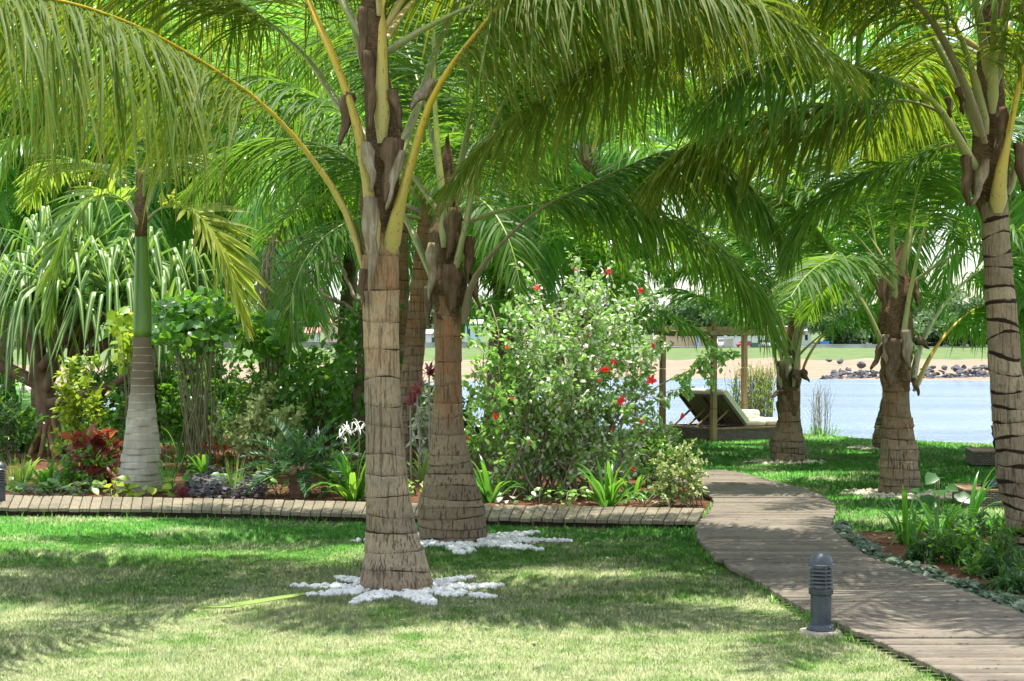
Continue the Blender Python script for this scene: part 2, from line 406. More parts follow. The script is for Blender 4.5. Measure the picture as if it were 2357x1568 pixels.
M['sand'] = simple('pale beach sand', (.52, .40, .28), .95, .16, .12, 0, 0, .1)
M['seabank'] = simple('sandy bank', (.34, .27, .16), .95, .3, .6, 0, 0, .1)
def shore_mat():
    k = NT('far shore ground'); p = k.pos(); y = k.n('SeparateXYZ', i0=p).outputs[1]
    a = k.attr('zone'); ns = k.noise(p, .09, 5, .65); n2 = k.noise(k.pos((.3, 1, 1)), .6, 4, .6)
    sand = k.mix(k.ramp(n2, [(.35, 0), (.7, 1)]), (.20, .15, .105), (.275, .21, .15))
    grass = k.mix(k.ramp(k.noise(p, .5, 4, .65), [(.35, 0), (.65, 1)]), (.07, .12, .036), (.13, .165, .065))
    z = k.math('ADD', a, k.math('MULTIPLY', k.math('SUBTRACT', ns, .5), .5))
    c = k.mix(k.ramp(z, [(.47, 0), (.55, 1)]), sand, grass)
    return k.done(k.pbr(c, .95, spec=.1))
M['shore'] = shore_mat()
M['road'] = simple('far road asphalt', (.16, .155, .15), .9, .15, .3)
M['pebble'] = simple('white pebble', (.64, .63, .60), .85, .25, 11, .012, 0, .25)
M['pebble_tan'] = simple('tan pebble', (.50, .43, .32), .75, .3, 3, 0, 0, .3)
M['rock'] = simple('dark shore rock', (.085, .085, .095), .85, .5, 1.2, .15, 0, .3)
M['rock_pale'] = simple('pale garden rock', (.42, .37, .31), .85, .3, 3, .05, 0, .3)
M['bollard'] = None
def paint_mat():
    k = NT('dark grey satin paint'); ns = k.noise(k.obj(), 9, 4, .65); f = k.noise(k.obj(), 120, 2)
    c = k.mix(k.ramp(ns, [(.4, 0), (.75, 1)]), (.03, .038, .048), (.058, .068, .08))
    c = k.mix(k.ramp(f, [(.66, 0), (.72, .6)]), c, (.22, .22, .21))
    c = k.mix(k.ramp(k.noise(k.obj((1, 1, .3)), 16, 3), [(.62, 0), (.75, .4)]), c, (.17, .16, .14))
    return k.done(k.pbr(c, k.ramp(ns, [(.3, .32), (.8, .5)]), k.bump(f, .001), spec=.5))
M['bollard'] = paint_mat()
M['louvre'] = simple('grey metal louvre', (.13, .14, .15), .38, .25, 20, 0, .3)
M['lens'] = simple('dusty lamp lens', (.20, .20, .19), .35, .2, 20)
M['concrete'] = simple('worn concrete', (.36, .31, .24), .9, .25, 12, .01)
M['post'] = simple('brown stained timber', (.30, .19, .10), .65, .35, 14, .004, 0, .3, (1, 1, .12))
M['beam'] = simple('weathered beam timber', (.38, .27, .165), .65, .3, 12, .004, 0, .3, (.12, 1, 1))
M['slat'] = simple('olive brown slat', (.17, .14, .07), .6, .25, 10)
M['dark_wood'] = simple('dark lounger timber', (.075, .045, .026), .6, .3, 10)
M['cushion'] = simple('cream cushion fabric', (.68, .66, .50), .9, .06, 30, .004, 0, .15)
M['towel'] = simple('white towel', (.80, .80, .76), .95, .05, 60, .006, 0, .1)
M['navy'] = simple('navy towel', (.012, .016, .03), .95, .4, 25, .01, 0, .1)
def wicker_mat(name, a, b):
    k = NT(name); o = k.n('TexCoord').outputs['Object']
    u = k.attr('u'); v = k.attr('v')
    vec = k.n('CombineXYZ', i0=u, i1=v, i2=0.0)
    br = k.n('TexBrick', Vector=vec, Scale=9.0, Color1=a, Color2=b, Mortar=(.014, .009, .006), Mortar_Size=.035, Brick_Width=.62, Row_Height=.22)
    c = k.mix(k.ramp(k.noise(o, 8, 3), [(.3, .4), (.7, 0)]), br.outputs[0], (.03, .02, .015))
    return k.done(k.pbr(c, .55, k.bump(br.outputs['Fac'], -.01), spec=.35))
M['wicker'] = wicker_mat('brown woven rattan', (.17, .12, .10), (.27, .20, .165))
M['wicker_grey'] = wicker_mat('olive woven rattan', (.095, .08, .05), (.17, .145, .09))
# ------------------------------------------------------------------ palms
def trunk(name, rows, parent, mat, step=(.09, .14), seed=1, sides=30, tilt=.02, groove=.008, lip=.004):
    """rows: (x, y, z, radius) from the ground up; leaf-scar rings are real steps in the surface"""
    r = np.random.default_rng(seed)
    line, L = spline(rows, 160); s = np.linspace(0, L, 160)
    def at(u): return np.array([np.interp(u, s, line[:, k]) for k in range(4)])
    hs = [0.0]
    while hs[-1] < L - step[0]:
        g = min(1, hs[-1]/L/.55); hs.append(hs[-1] + r.uniform(step[0]*(1 + g*.5), step[0]*1.35 + (max(step[1], step[0]*1.6)-step[0]*1.35)*g))
    hs[-1] = L
    a = np.arange(sides) * 2 * math.pi / sides
    V, RD, RR, AL = [], [], [], []
    nr = len(hs); AM = r.uniform(.2, 1, nr)*tilt; PH = r.uniform(0, 6.28, nr); PB = r.uniform(0, 6.28, nr)
    AM = np.minimum(AM, np.diff(hs, append=hs[-1] + .1)*.3)
    ZO = np.stack([AM[q]*np.sin(a + PH[q]) + .35*AM[q]*np.sin(2*a + PB[q]) + r.normal(0, .002, sides) for q in range(nr)])
    for i in range(len(hs) - 1):
        h0, h1 = hs[i], hs[i+1]; d = h1 - h0; ph = r.uniform(0, 6.28); am = r.uniform(.2, 1) * tilt
        ph2 = r.uniform(0, 6.28); rr = r.random(); lp = lip * r.uniform(.4, 1.5); gv = groove * r.uniform(.5, 1.3)
        jit = r.normal(0, .003, sides)
        for du, dr, rd in ((.0, -gv, 0), (min(.010, d*.15), lp, .3), (min(.035, d*.35), lp*.5, .85), (d*.6, 0, 1), (d - min(.02, d*.2), lp*.3, .9), (d - min(.006, d*.05), lp*.5, .35)):
            u = h0 + du; c = at(u)
            fr = (u - h0)/d; z = c[2] + ZO[i]*(1 - fr) + ZO[i+1]*fr
            rad = c[3] + dr + .006*np.sin(3*a + ph2) * c[3]/.13
            V.append(np.stack([c[0] + rad*np.cos(a), c[1] + rad*np.sin(a), z], 1))
            RD.append(np.full(sides, rd)); RR.append(np.full(sides, rr)); AL.append(np.full(sides, u / L))
    V = np.array(V); m = len(V)
    idx = np.arange(m-1)[:, None]*sides; j = np.arange(sides)[None]; jn = (j+1) % sides
    q = np.stack([idx+j, idx+jn, idx+sides+jn, idx+sides+j], -1).reshape(-1, 4)
    me = bpy.data.meshes.new(name)
    fast(me, V.reshape(-1, 3), q, {'ringd': np.array(RD), 'ringr': np.array(RR), 'along': np.array(AL)})
    return mkobj(name, me, mat, parent)

def trunk_px(name, rows, Y, parent, mat, **k):
    out = []
    for x, y, w in rows:
        p = P(x, y, Y); out.append((*p, w * Y / FD / 2))
    # plant the foot in the ground
    b = np.array(out[0]); out[0] = (b[0], b[1], -.05, b[3])
    return trunk(name, out, parent, mat, **k)

def frond(pts, parent, leaf, stalk, n=110, Lmax=1.0, width=.034, start=.22, base_w=.075, tip_w=.006, droop=1.5,
          seed=0, segs=6, cols=3, spread=72, lift=2, mess=.13, prof=(.55, .35, .30), name='frond', twist=0.0, stalk_n=26):
    """one palm frond: leaflets mesh (the part) with its stalk as sub-part. pts: spine from the crown out"""
    r = np.random.default_rng(seed)
    line, L = spline(pts, 220)
    T0 = nrm(np.gradient(line, axis=0))
    up = np.tile([0, 0, 1.0], (220, 1))
    S0 = np.cross(T0, up); ln = np.linalg.norm(S0, axis=1)
    good = ln > .12
    if good.any():
        k = np.where(good)[0]
        for i in np.where(~good)[0]: S0[i] = S0[k[np.argmin(abs(k - i))]]
    S0 = nrm(S0)
    for _ in range(8): S0[1:-1] = nrm(S0[:-2] + S0[1:-1] + S0[2:])
    S0 = nrm(S0 - T0 * (S0*T0).sum(1, keepdims=True)); N0 = np.cross(S0, T0)
    if twist:
        S0, N0 = S0*math.cos(twist) + N0*math.sin(twist), N0*math.cos(twist) - S0*math.sin(twist)
    t = np.repeat(start + (1-start) * (np.arange(n) + .5) / n, 2)
    t = np.clip(t + r.normal(0, .25/n, t.size), start, 1)
    side = np.tile([1.0, -1.0], n)
    f = t * 219; i0 = np.clip(f.astype(int), 0, 218); fr = (f - i0)[:, None]
    pick = lambda A: A[i0]*(1-fr) + A[i0+1]*fr
    p, T, S, N = pick(line), nrm(pick(T0)), nrm(pick(S0)), nrm(pick(N0))
    q = (t - start) / (1 - start)
    Ll = Lmax * np.interp(q, [0, .12, .35, .62, .85, 1], [prof[0], .85, 1, .92, .62, prof[1]]) * r.uniform(.86, 1.08, t.size) * np.where(r.random(t.size) < .10, r.uniform(.25, .8, t.size), 1)
    ang = R(1) * (spread - (spread - 24) * q**1.6 + r.normal(0, 5, t.size))
    li = R(1) * (lift + r.normal(0, 9, t.size))
    d = T*np.cos(ang)[:, None] + (S*side[:, None]*np.cos(li)[:, None] + N*np.sin(li)[:, None]) * np.sin(ang)[:, None]
    d = nrm(d + r.normal(0, mess, d.shape) * .6)
    W = T - d*(T*d).sum(1, keepdims=True); W = nrm(W + r.normal(0, .28, W.shape))
    wprof = np.interp(np.linspace(0, 1, segs+1), [0, .08, .3, .6, .85, 1], [.45, .8, 1, .86, .5, .04])
    rows = []
    dk = droop * r.uniform(.75, 1.3, t.size)
    pos = p.copy(); wl = width * np.interp(q, [0, .15, .7, 1], [.6, 1, .95, .5]) * r.uniform(.85, 1.15, t.size)
    for k in range(segs + 1):
        Wk = nrm(W - d*(W*d).sum(1, keepdims=True)); hw = (wl*wprof[k]/2)[:, None]
        if cols == 3:
            nn = np.cross(d, Wk); rows.append(np.stack([pos - Wk*hw, pos + nn*hw*.45, pos + Wk*hw], 1))
        else: rows.append(np.stack([pos - Wk*hw, pos + Wk*hw], 1))
        ds = (Ll / segs)[:, None]; pos = pos + d*ds
        g = (dk * (.55 + .45*(k + 1)/segs))[:, None] * ds / Lmax * 1.25
        d = nrm(d + np.array([0, 0, -1.0])*g + r.normal(0, mess*.35, d.shape))
    V = np.stack(rows, 1)
    nl = t.size
    rnd = np.clip(r.random(nl)*.75 + .25*np.repeat(r.random(nl//2), 2), 0, 1)
    A = {'rnd': np.repeat(rnd, (segs+1)*cols), 'along': np.tile(np.repeat(np.linspace(0, 1, segs+1), cols), nl)}
    o = grid_mesh(name, V, leaf, parent, A)
    k = np.linspace(0, 219, stalk_n).astype(int); tt = k/219
    rad = np.interp(tt, [0, .012, .05, start*.8, start+.05, 1], [base_w*.45, base_w*.95, base_w*.76, base_w*.42, base_w*.32, tip_w])
    b = MB(); pt = line[k]; a = np.arange(10)*2*math.pi/10
    v = pt[:, None] + (S0[k][:, None]*np.cos(a)[None, :, None] + N0[k][:, None]*np.sin(a)[None, :, None]*.62)*rad[:, None, None]
    fs = [(i*10+j, i*10+(j+1) % 10, (i+1)*10+(j+1) % 10, (i+1)*10+j) for i in range(stalk_n-1) for j in range(10)]
    b.add(v.reshape(-1, 3), fs, along=np.repeat(tt, 10))
    b.build('leaf_stalk', stalk, o)
    return o

def frond_px(rows, Y, parent, leaf, stalk, lead=None, **k):
    """rows: (dx, dy, depth offset) as seen; the spine is a real curve in space"""
    pts = [P(x, y, Y + d) for x, y, d in rows]
    if lead is not None:   # share of the stalk by a row index
        pp = np.array(pts); s = np.concatenate([[0], np.cumsum(np.linalg.norm(np.diff(pp, axis=0), axis=1))])
        k['start'] = s[lead] / s[-1]
    return frond(pts, parent, leaf, stalk, **k)

def arc(base, az, elev, L, bend, n=9, side=0.0):
    pts = [np.array(base, float)]
    for i in range(n):
        t = (i + .5) / n; e = elev - bend * t**1.25; z = az + side * t
        pts.append(pts[-1] + L/n*np.array([math.cos(e)*math.cos(z), math.cos(e)*math.sin(z), math.sin(e)]))
    return pts

def crown(parent, top, count, L, leaf, stalks, seed, emin=-5, emax=80, bend=(55, 105), skip=None, rad=.08, drop=.45, az0=0.0, azr=None, **k):
    """count fronds round the crown, young ones upright, old ones low"""
    r = np.random.default_rng(seed)
    for i in range(count):
        az = az0 + i * 2.39996 + r.normal(0, .15)
        if azr is not None: az = azr[0] + (azr[1]-azr[0]) * ((i * .618034) % 1)
        q = i / max(count-1, 1); e = emax + (emin - emax) * q + r.normal(0, 5)
        b = np.array(top) + np.array([math.cos(az)*rad, math.sin(az)*rad, -drop*q])
        LL = L * (1 - .18*abs(q - .55)) * r.uniform(.92, 1.06)
        bd = R(r.uniform(*bend)) * (.7 + .5*q)
        frond(arc(b, az, R(e), LL, bd, side=r.normal(0, .15)), parent, leaf, stalks[i % len(stalks)], seed=seed*97+i, **k)

def sheath(name, rows, Y, parent, mat, seed=0, ragged=.08):
    r = np.random.default_rng(seed)
    pts, L = spline([(*P(x, y, Y + d), w*.84*Y/FD/2) for x, y, w, d in rows], 34)
    n = 26; a = np.arange(n)*2*math.pi/n
    b = MB(); V = []
    lump = r.normal(0, 1, (34, n))
    for _ in range(2): lump = (lump + np.roll(lump, 1, 1) + np.roll(lump, -1, 1))/3*1.3
    lump[1:-1] = (lump[:-2] + lump[1:-1] + lump[2:])/3*1.3
    for i, (x, y, z, w) in enumerate(pts):
        fold = 1 + .12*np.sin(5*a + i*.35) + ragged*lump[i]
        step = 1 + .10*((i*.23) % 1)
        V.append(np.stack([x + w*fold*step*np.cos(a), y + w*fold*step*np.sin(a), z + .02*lump[i] + .025*np.sin(a*2+i*.5)], 1))
    fs = [(i*n+j, i*n+(j+1) % n, (i+1)*n+(j+1) % n, (i+1)*n+j) for i in range(33) for j in range(n)]
    b.add(np.array(V).reshape(-1, 3), fs)
    return b.build(name, mat, parent)

def flap(x0, y0, x1, y1, w, Y, parent, mat, dY=-.15, curl=.06, seed=0, name='dry_leaf_base', tipw=.1):
    """ragged dry husk sheet hanging off the crown, with thickness"""
    r = np.random.default_rng(seed)
    a, c = P(x0, y0, Y + dY), P(x1, y1, Y + dY*1.15)
    n, m = 12, 6; W = w*.8*Y/FD
    d = nrm(c - a); sd = nrm(np.cross(d, [0, 1.0, .1])); nn = np.cross(sd, d)
    if nn[1] > 0: nn = -nn
    V = np.zeros((n, m, 3))
    for i in range(n):
        t = i/(n-1); wd = W*(np.interp(t, [0, .2, .55, 1], [.8, 1, .72, tipw*.5]))*(1 + r.normal(0, .07))
        for j in range(m):
            u = (j/(m-1) - .5)
            V[i, j] = a + (c-a)*t + sd*(u*wd*(1 + .22*math.sin(t*11 + seed + 2*u)) + .02*math.sin(t*5+seed)*t) + nn*(curl*math.cos(u*3.0) + .02*math.sin(t*5 + j) + r.normal(0, .004)) + d*r.normal(0, .012)*(t > .9)
    o = grid_mesh(name, V[None], mat, parent, None)
    s = o.modifiers.new('thick', 'SOLIDIFY'); s.thickness = .006
    return o

# ------------------------------------------------------------------ leaves
LEAF = {'ovate': ([0, .3, .68], [.0, .5, .38]), 'round': ([0, .25, .7], [.0, .5, .5]), 'lance': ([0, .25, .65], [.12, .5, .34])}
def leaf_verts(Pp, D, U, L, W, shape='ovate', fold=.18, curl=.18):
    """each leaf: 8 verts, folded along its midrib and curling to the tip"""
    D = nrm(D); S = nrm(np.cross(D, U)); N = np.cross(S, D)
    xs, ws = LEAF[shape]; L = np.asarray(L)[:, None]; W = np.asarray(W)[:, None]
    cz = lambda x: -curl*L*x*x
    row = []
    row.append(Pp)
    for x, w in ((xs[1], ws[1]), (xs[2], ws[2])):
        c = Pp + D*L*x + N*cz(x)
        row += [c - S*W*w + N*fold*W*w, c, c + S*W*w + N*fold*W*w]
    row.append(Pp + D*L + N*cz(1.0))
    return np.stack(row, 1)
LEAF_F = np.array([(0, 1, 2, 0), (0, 2, 3, 0), (1, 4, 5, 2), (2, 5, 6, 3), (4, 7, 5, 4), (5, 7, 6, 5)])
def leaves(name, Pp, D, U, L, W, mat, parent=None, shape='ovate', fold=.18, curl=.18, seed=0, rnd=None):
    r = np.random.default_rng(seed); n = len(Pp)
    V = leaf_verts(Pp, D, U, L, W, shape, fold, curl)
    base = np.arange(n)[:, None]*8
    tri = np.concatenate([base + np.array(f) for f in ((0, 2, 1), (0, 3, 2), (4, 5, 7), (5, 6, 7))], 1).reshape(-1, 3)
    qd = np.concatenate([base + np.array(f) for f in ((1, 2, 5, 4), (2, 3, 6, 5))], 1).reshape(-1, 4)
    tri2 = np.concatenate([qd[:, [0, 1, 2]], qd[:, [0, 2, 3]]])
    me = bpy.data.meshes.new(name)
    if rnd is None: rnd = r.random(n)
    fast(me, V.reshape(-1, 3), np.concatenate([tri, tri2]), {'rnd': np.repeat(rnd, 8), 'along': np.tile([0, .3, .3, .3, .7, .7, .7, 1], n)})
    return mkobj(name, me, mat, parent)

def wiggle(a, b, r, n=7, sag=.06, up=0.0):
    a = np.asarray(a, float); b = np.asarray(b, float); t = np.linspace(0, 1, n)[:, None]
    d = np.linalg.norm(b-a); w = np.cumsum(r.normal(0, sag*d/n**.5, (n, 3)), 0); w -= w[-1]*t; 
    return a + (b-a)*t + w + np.array([0, 0, 1])*up*d*np.sin(t*math.pi)

def bush(name, base, center, radii, label, cat, leaf, stem_mat, nstem=8, twigs=10, per=9, L=.07, W=.035, shape='ovate', seed=0,
         spread=.12, stem_r=.012, shell=.35, group=None, twig_len=.35, upright=.3, fol_name='foliage', tmin=.3, drop=0.0, thick=5, extra=None, hero=None):
    """many-stemmed shrub: each stem (with its side twigs) a part, all leaves one part"""
    r = np.random.default_rng(seed); base = np.array(base, float); center = np.array(center, float); radii = np.array(radii, float)
    root = empty(name, base, label, cat, group)
    PP, DD = [], []
    for i in range(nstem):
        while True:
            u = r.uniform(-1, 1, 3)
            if shell < np.linalg.norm(u) < 1 and u[2] > -.35: break
        tgt = center + u*radii
        b0 = base + np.array([r.normal(0, spread), r.normal(0, spread), -.03])
        if hero is not None and i < len(hero): tgt = np.array(hero[i])
        st = wiggle(b0, tgt, r, 9, .10, .05)
        b = MB(); b.tube(st, np.linspace(stem_r*r.uniform(.7, 1.2), stem_r*.25, 9), thick)
        for k in range(twigs):
            t = tmin + (1-tmin)*((k + r.random())/twigs); f = t*8; i0 = min(int(f), 7); p0 = st[i0] + (st[i0+1]-st[i0])*(f-i0)
            out = nrm(p0 - base - np.array([0, 0, .3])) + r.normal(0, .8, 3) + np.array([0, 0, upright])
            p1 = p0 + nrm(out)*twig_len*r.uniform(.4, 1.15)
            tw = wiggle(p0, p1, r, 5, .10, .0); tw[:, 2] -= drop*np.linspace(0, 1, 5)**2*twig_len
            b.tube(tw, np.linspace(stem_r*.33, stem_r*.12, 5), 4, cap=False)
            q = r.uniform(.2, 1.05, per); f2 = np.clip(q*4, 0, 3.999); j0 = f2.astype(int); w = (f2-j0)[:, None]
            pp = tw[j0]*(1-w) + tw[j0+1]*w
            dd = nrm(nrm(p1-p0)*.5 + r.normal(0, .8, (per, 3)) + np.array([0, 0, -.05]))
            PP.append(pp); DD.append(dd)
        b.build('stem', stem_mat, root)
    PP = np.concatenate(PP); DD = np.concatenate(DD); n = len(PP)
    U = np.array([0, 0, 1.0]) + r.normal(0, .55, (n, 3))
    sz = r.uniform(.55, 1.2, n)
    leaves(fol_name, PP, DD, U, L*sz, W*sz, leaf, root, shape, seed=seed+5)
    return root, PP

def strap_verts(base, az, elev, L, W, r, bend=1.6, segs=9, cols=3, kink=None, keel=.3):
    """arching strap leaves; all arrays of length n -> (n, segs+1, cols, 3)"""
    n = len(az); L = np.broadcast_to(L, (n,)); W = np.broadcast_to(W, (n,)); bend = np.broadcast_to(bend, (n,))
    d = np.stack([np.cos(elev)*np.cos(az), np.cos(elev)*np.sin(az), np.sin(elev)], 1)
    S = np.stack([-np.sin(az), np.cos(az), np.zeros(n)], 1) + r.normal(0, .12, (n, 3)); pos = np.array(base, float).copy(); rows = []
    wp = np.interp(np.linspace(0, 1, segs+1), [0, .15, .5, .8, 1], [.7, 1, .95, .65, .03])
    for k in range(segs+1):
        Sk = nrm(S - d*(S*d).sum(1, keepdims=True)); nn = np.cross(Sk, d); hw = (W*wp[k]/2)[:, None]
        if cols == 2: rows.append(np.stack([pos - Sk*hw, pos + Sk*hw], 1))
        elif cols == 3: rows.append(np.stack([pos - Sk*hw + nn*hw*keel, pos, pos + Sk*hw + nn*hw*keel], 1))
        else: rows.append(np.stack([pos - Sk*hw + nn*hw*keel, pos - Sk*hw*.4, pos, pos + Sk*hw*.4, pos + Sk*hw + nn*hw*keel], 1))
        ds = (L/segs)[:, None]; pos = pos + d*ds
        t = (k+1)/segs
        g = (bend*t)[:, None] * .33
        if kink is not None: g = g + np.where(abs(t - kink) < .5/segs, 1.6, 0.0)
        d = nrm(d + np.array([0, 0, -1.0])*g*(.35 + .65*np.clip(d[:, 2:3] + 1, 0, 1)))
    return np.stack(rows, 1)
def strap_mesh(name, V, mat, parent, r):
    n, s, c, _ = V.shape
    ac = {2: [1, 1], 3: [1, 0, 1], 5: [1, .55, 0, .55, 1]}[c]
    return grid_mesh(name, V, mat, parent, {'rnd': np.repeat(r.random(n), s*c), 'along': np.tile(np.repeat(np.linspace(0, 1, s), c), n), 'across': np.tile(ac, n*s)})
def strap_plant(name, base, label, cat, mat, n=22, L=.5, W=.045, seed=0, elev=(35, 85), bend=1.2, group=None, spread=.05, root=None, azr=None, fol='foliage', cols=3):
    r = np.random.default_rng(seed); base = np.array(base, float)
    root = root or empty(name, base, label, cat, group)
    az = r.uniform(0, 6.283, n) if azr is None else r.uniform(azr[0], azr[1], n)
    el = R(1)*r.uniform(elev[0], elev[1], n)
    b = base + np.stack([np.cos(az)*spread*r.random(n), np.sin(az)*spread*r.random(n), np.full(n, -.01)], 1)
    V = strap_verts(b, az, el, L*r.uniform(.65, 1.1, n), W*r.uniform(.8, 1.15, n), r, bend*r.uniform(.6, 1.4, n), cols=cols)
    strap_mesh(fol, V, mat, root, r)
    return root
def flower(parent, c, size, seed, mat, name='flower', n=5, facing=None):
    r = np.random.default_rng(seed); f = nrm(np.array(facing if facing is not None else (r.normal(0, .5), -1, r.normal(.2, .4)), float))
    a = nrm(np.cross(f, [0.1, .2, 1])); b2 = np.cross(f, a); az = np.arange(n)*2*math.pi/n + r.random()
    D = a*np.cos(az)[:, None] + b2*np.sin(az)[:, None] + f*.35 + r.normal(0, .18, (n, 3))
    return leaves(name, np.tile(c, (n, 1)).astype(float), D, np.tile(f, (n, 1)), size*r.uniform(.6, .95, n), size*r.uniform(.5, .75, n), mat, parent, 'round', fold=.25, curl=.5, seed=seed)

def broad_tree(name, base, height, rad, label, group, seed, nl=5000, leaf=None, L=.35, zc=.62, flat=.75, trunk_r=.18, nclump=26):
    r = np.random.default_rng(seed); base = np.array(base, float)
    root = empty(name, base, label, 'tree', group)
    b = MB(); cc = base + np.array([0, 0, height*zc])
    top = base + np.array([r.normal(0, .3), r.normal(0, .3), height*.55])
    st = wiggle(base - [0, 0, .1], top, r, 8, .06); b.tube(st, np.linspace(trunk_r, trunk_r*.5, 8), 8)
    cl = []
    for i in range(nclump):
        while True:
            u = r.uniform(-1, 1, 3)
            if .35 < np.linalg.norm(u) < 1: break
        c = cc + u*np.array([rad, rad, height*(1-zc)*flat*1.25]); cl.append(c)
        if i % 2 == 0: b.tube(wiggle(st[4 + i % 4], c, r, 6, .08), np.linspace(trunk_r*.4, trunk_r*.08, 6), 5)
    b.build('trunk', M['bark'], root)
    cl = np.array(cl); k = r.integers(0, nclump, nl); g = r.normal(0, 1, (nl, 3)); g = nrm(g)*r.random((nl, 1))**.45
    sz = r.uniform(.6, 1.25, nclump)[k][:, None]
    PP = cl[k] + g*np.array([rad*.36, rad*.36, height*.13])*sz
    D = nrm(g + r.normal(0, .6, (nl, 3)) + [0, 0, -.15]); U = np.array([0, 0, 1]) + r.normal(0, .6, (nl, 3))
    s = r.uniform(.6, 1.2, nl)
    leaves('crown', PP, D, U, L*s, L*.5*s, leaf or M['green'], root, 'ovate', seed=seed)
    return root
# ------------------------------------------------------------------ camera, light, sky
cam = bpy.data.objects.new('camera', bpy.data.cameras.new('camera')); COL.objects.link(cam)
cam.location = (0, 0, H); cam.rotation_euler = (R(90) - math.atan(16/FD), 0, 0)
cam.data.lens = 36*FD/2357; cam.data.sensor_width = 36; cam.data.clip_end = 6000; cam.data.clip_start = .1
scene.camera = cam
SUN_EL, SUN_AZ = 82.0, 50.0     # azimuth counter-clockwise from +X
sun = bpy.data.objects.new('sun', bpy.data.lights.new('sun', 'SUN')); COL.objects.link(sun)
sun.data.energy = 5.0; sun.data.angle = R(.53); sun.data.color = (1, .955, .88)
sd = Vector((math.cos(R(SUN_EL))*math.cos(R(SUN_AZ)), math.cos(R(SUN_EL))*math.sin(R(SUN_AZ)), math.sin(R(SUN_EL))))
sun.rotation_euler = sd.to_track_quat('Z', 'Y').to_euler()
w = bpy.data.worlds.new('World'); scene.world = w; w.use_nodes = True
nt = w.node_tree; bg = nt.nodes['Background']
sky = nt.nodes.new('ShaderNodeTexSky'); sky.sky_type = 'NISHITA'; sky.sun_disc = False
sky.sun_elevation = R(SUN_EL); sky.sun_rotation = R(90 - SUN_AZ); sky.dust_density = 1.0; sky.air_density = 1.1
tc = nt.nodes.new('ShaderNodeTexCoord'); mp = nt.nodes.new('ShaderNodeMapping'); mp.inputs['Scale'].default_value = (1, 1, 2.2)
ns = nt.nodes.new('ShaderNodeTexNoise'); ns.inputs['Scale'].default_value = 2.0; ns.inputs['Detail'].default_value = 6
rp = nt.nodes.new('ShaderNodeValToRGB'); rp.color_ramp.elements[0].position = .40; rp.color_ramp.elements[1].position = .58
mx = nt.nodes.new('ShaderNodeMix'); mx.data_type = 'RGBA'
nt.links.new(tc.outputs['Generated'], mp.inputs[0]); nt.links.new(mp.outputs[0], ns.inputs['Vector']); nt.links.new(ns.outputs['Fac'], rp.inputs[0])
nt.links.new(rp.outputs[0], mx.inputs[0]); nt.links.new(sky.outputs[0], mx.inputs[6]); mx.inputs[7].default_value = (7.0, 7.6, 8.2, 1)
nt.links.new(mx.outputs[2], bg.inputs['Color']); bg.inputs['Strength'].default_value = .135
vs = scene.view_settings; vs.view_transform = 'Standard'; vs.look = 'None'; vs.exposure = 1.05; vs.gamma = 1
scene.cycles.max_bounces = 7; scene.cycles.diffuse_bounces = 4; scene.cycles.glossy_bounces = 2; scene.cycles.transmission_bounces = 5
scene.cycles.use_denoising = True; scene.cycles.caustics_reflective = False; scene.cycles.caustics_refractive = False
scene.cycles.sample_clamp_indirect = 8

# ------------------------------------------------------------------ outlines on the ground
DECK = .075; DECKL = .10
walk_L = [G(x, y, DECK) for x, y in ((1290, 1082), (1440, 1092), (1560, 1108), (1622, 1135), (1642, 1152), (1634, 1174), (1604, 1206), (1606, 1232), (1617, 1252), (1661, 1290), (1736, 1331), (1811, 1376), (1867, 1406), (1998, 1463), (2111, 1515), (2204, 1556), (2330, 1612), (2520, 1700))]
walk_R = [G(x, y, DECK) for x, y in ((1290, 1048), (1450, 1055), (1555, 1062), (1630, 1074), (1689, 1085), (1775, 1105), (1845, 1123), (1892, 1140), (1917, 1157), (1922, 1180), (1915, 1213), (1947, 1243), (2011, 1285), (2111, 1320), (2186, 1346), (2261, 1376), (2357, 1410), (2560, 1480))]
left_F = [G(x, y, DECKL) for x, y in ((-900, 1132), (-260, 1157), (0, 1168), (400, 1172), (786, 1182), (1120, 1190), (1400, 1196), (1604, 1200))]
left_B = [G(x, y, DECKL) for x, y in ((-900, 1107), (-260, 1130), (0, 1139), (400, 1146), (786, 1154), (1120, 1162), (1400, 1166), (1622, 1170))]
def sm(pts, n): return spline(pts, n)[0]
WL, WR, LF, LB = sm(walk_L, 300), sm(walk_R, 300), sm(left_F, 160), sm(left_B, 160)
poly_walk = np.concatenate([WL, WR[::-1]]); poly_left = np.concatenate([LF, LB[::-1]])
bedL = [tuple(p[:2]) for p in LB] + [tuple(G(1636, 1160)[:2]), tuple(G(1630, 1120)[:2]), tuple(G(1560, 1092)[:2]), tuple(G(1400, 1075)[:2]), (1.2, 30.5), (-2, 31.5), (-6, 33), (-12, 32), (-17, 28)]
bedR = [tuple(p[:2]) for p in WR[185:]] + [(6.6, 11.6), (7.2, 15.2), (5.8, 17.9), (4.4, 18.4), (3.6, 18.35)]
LAWN = [(-70, -20), (60, -20), (60, 29), (20, 31.5), (12, 32.3), (8.6, 33.2), (7.0, 34.2), (6.0, 36.2), (4.4, 37.4), (2, 38.2), (-1, 39), (-6, 42), (-12, 50), (-18, 68), (-26, 92), (-70, 100)]

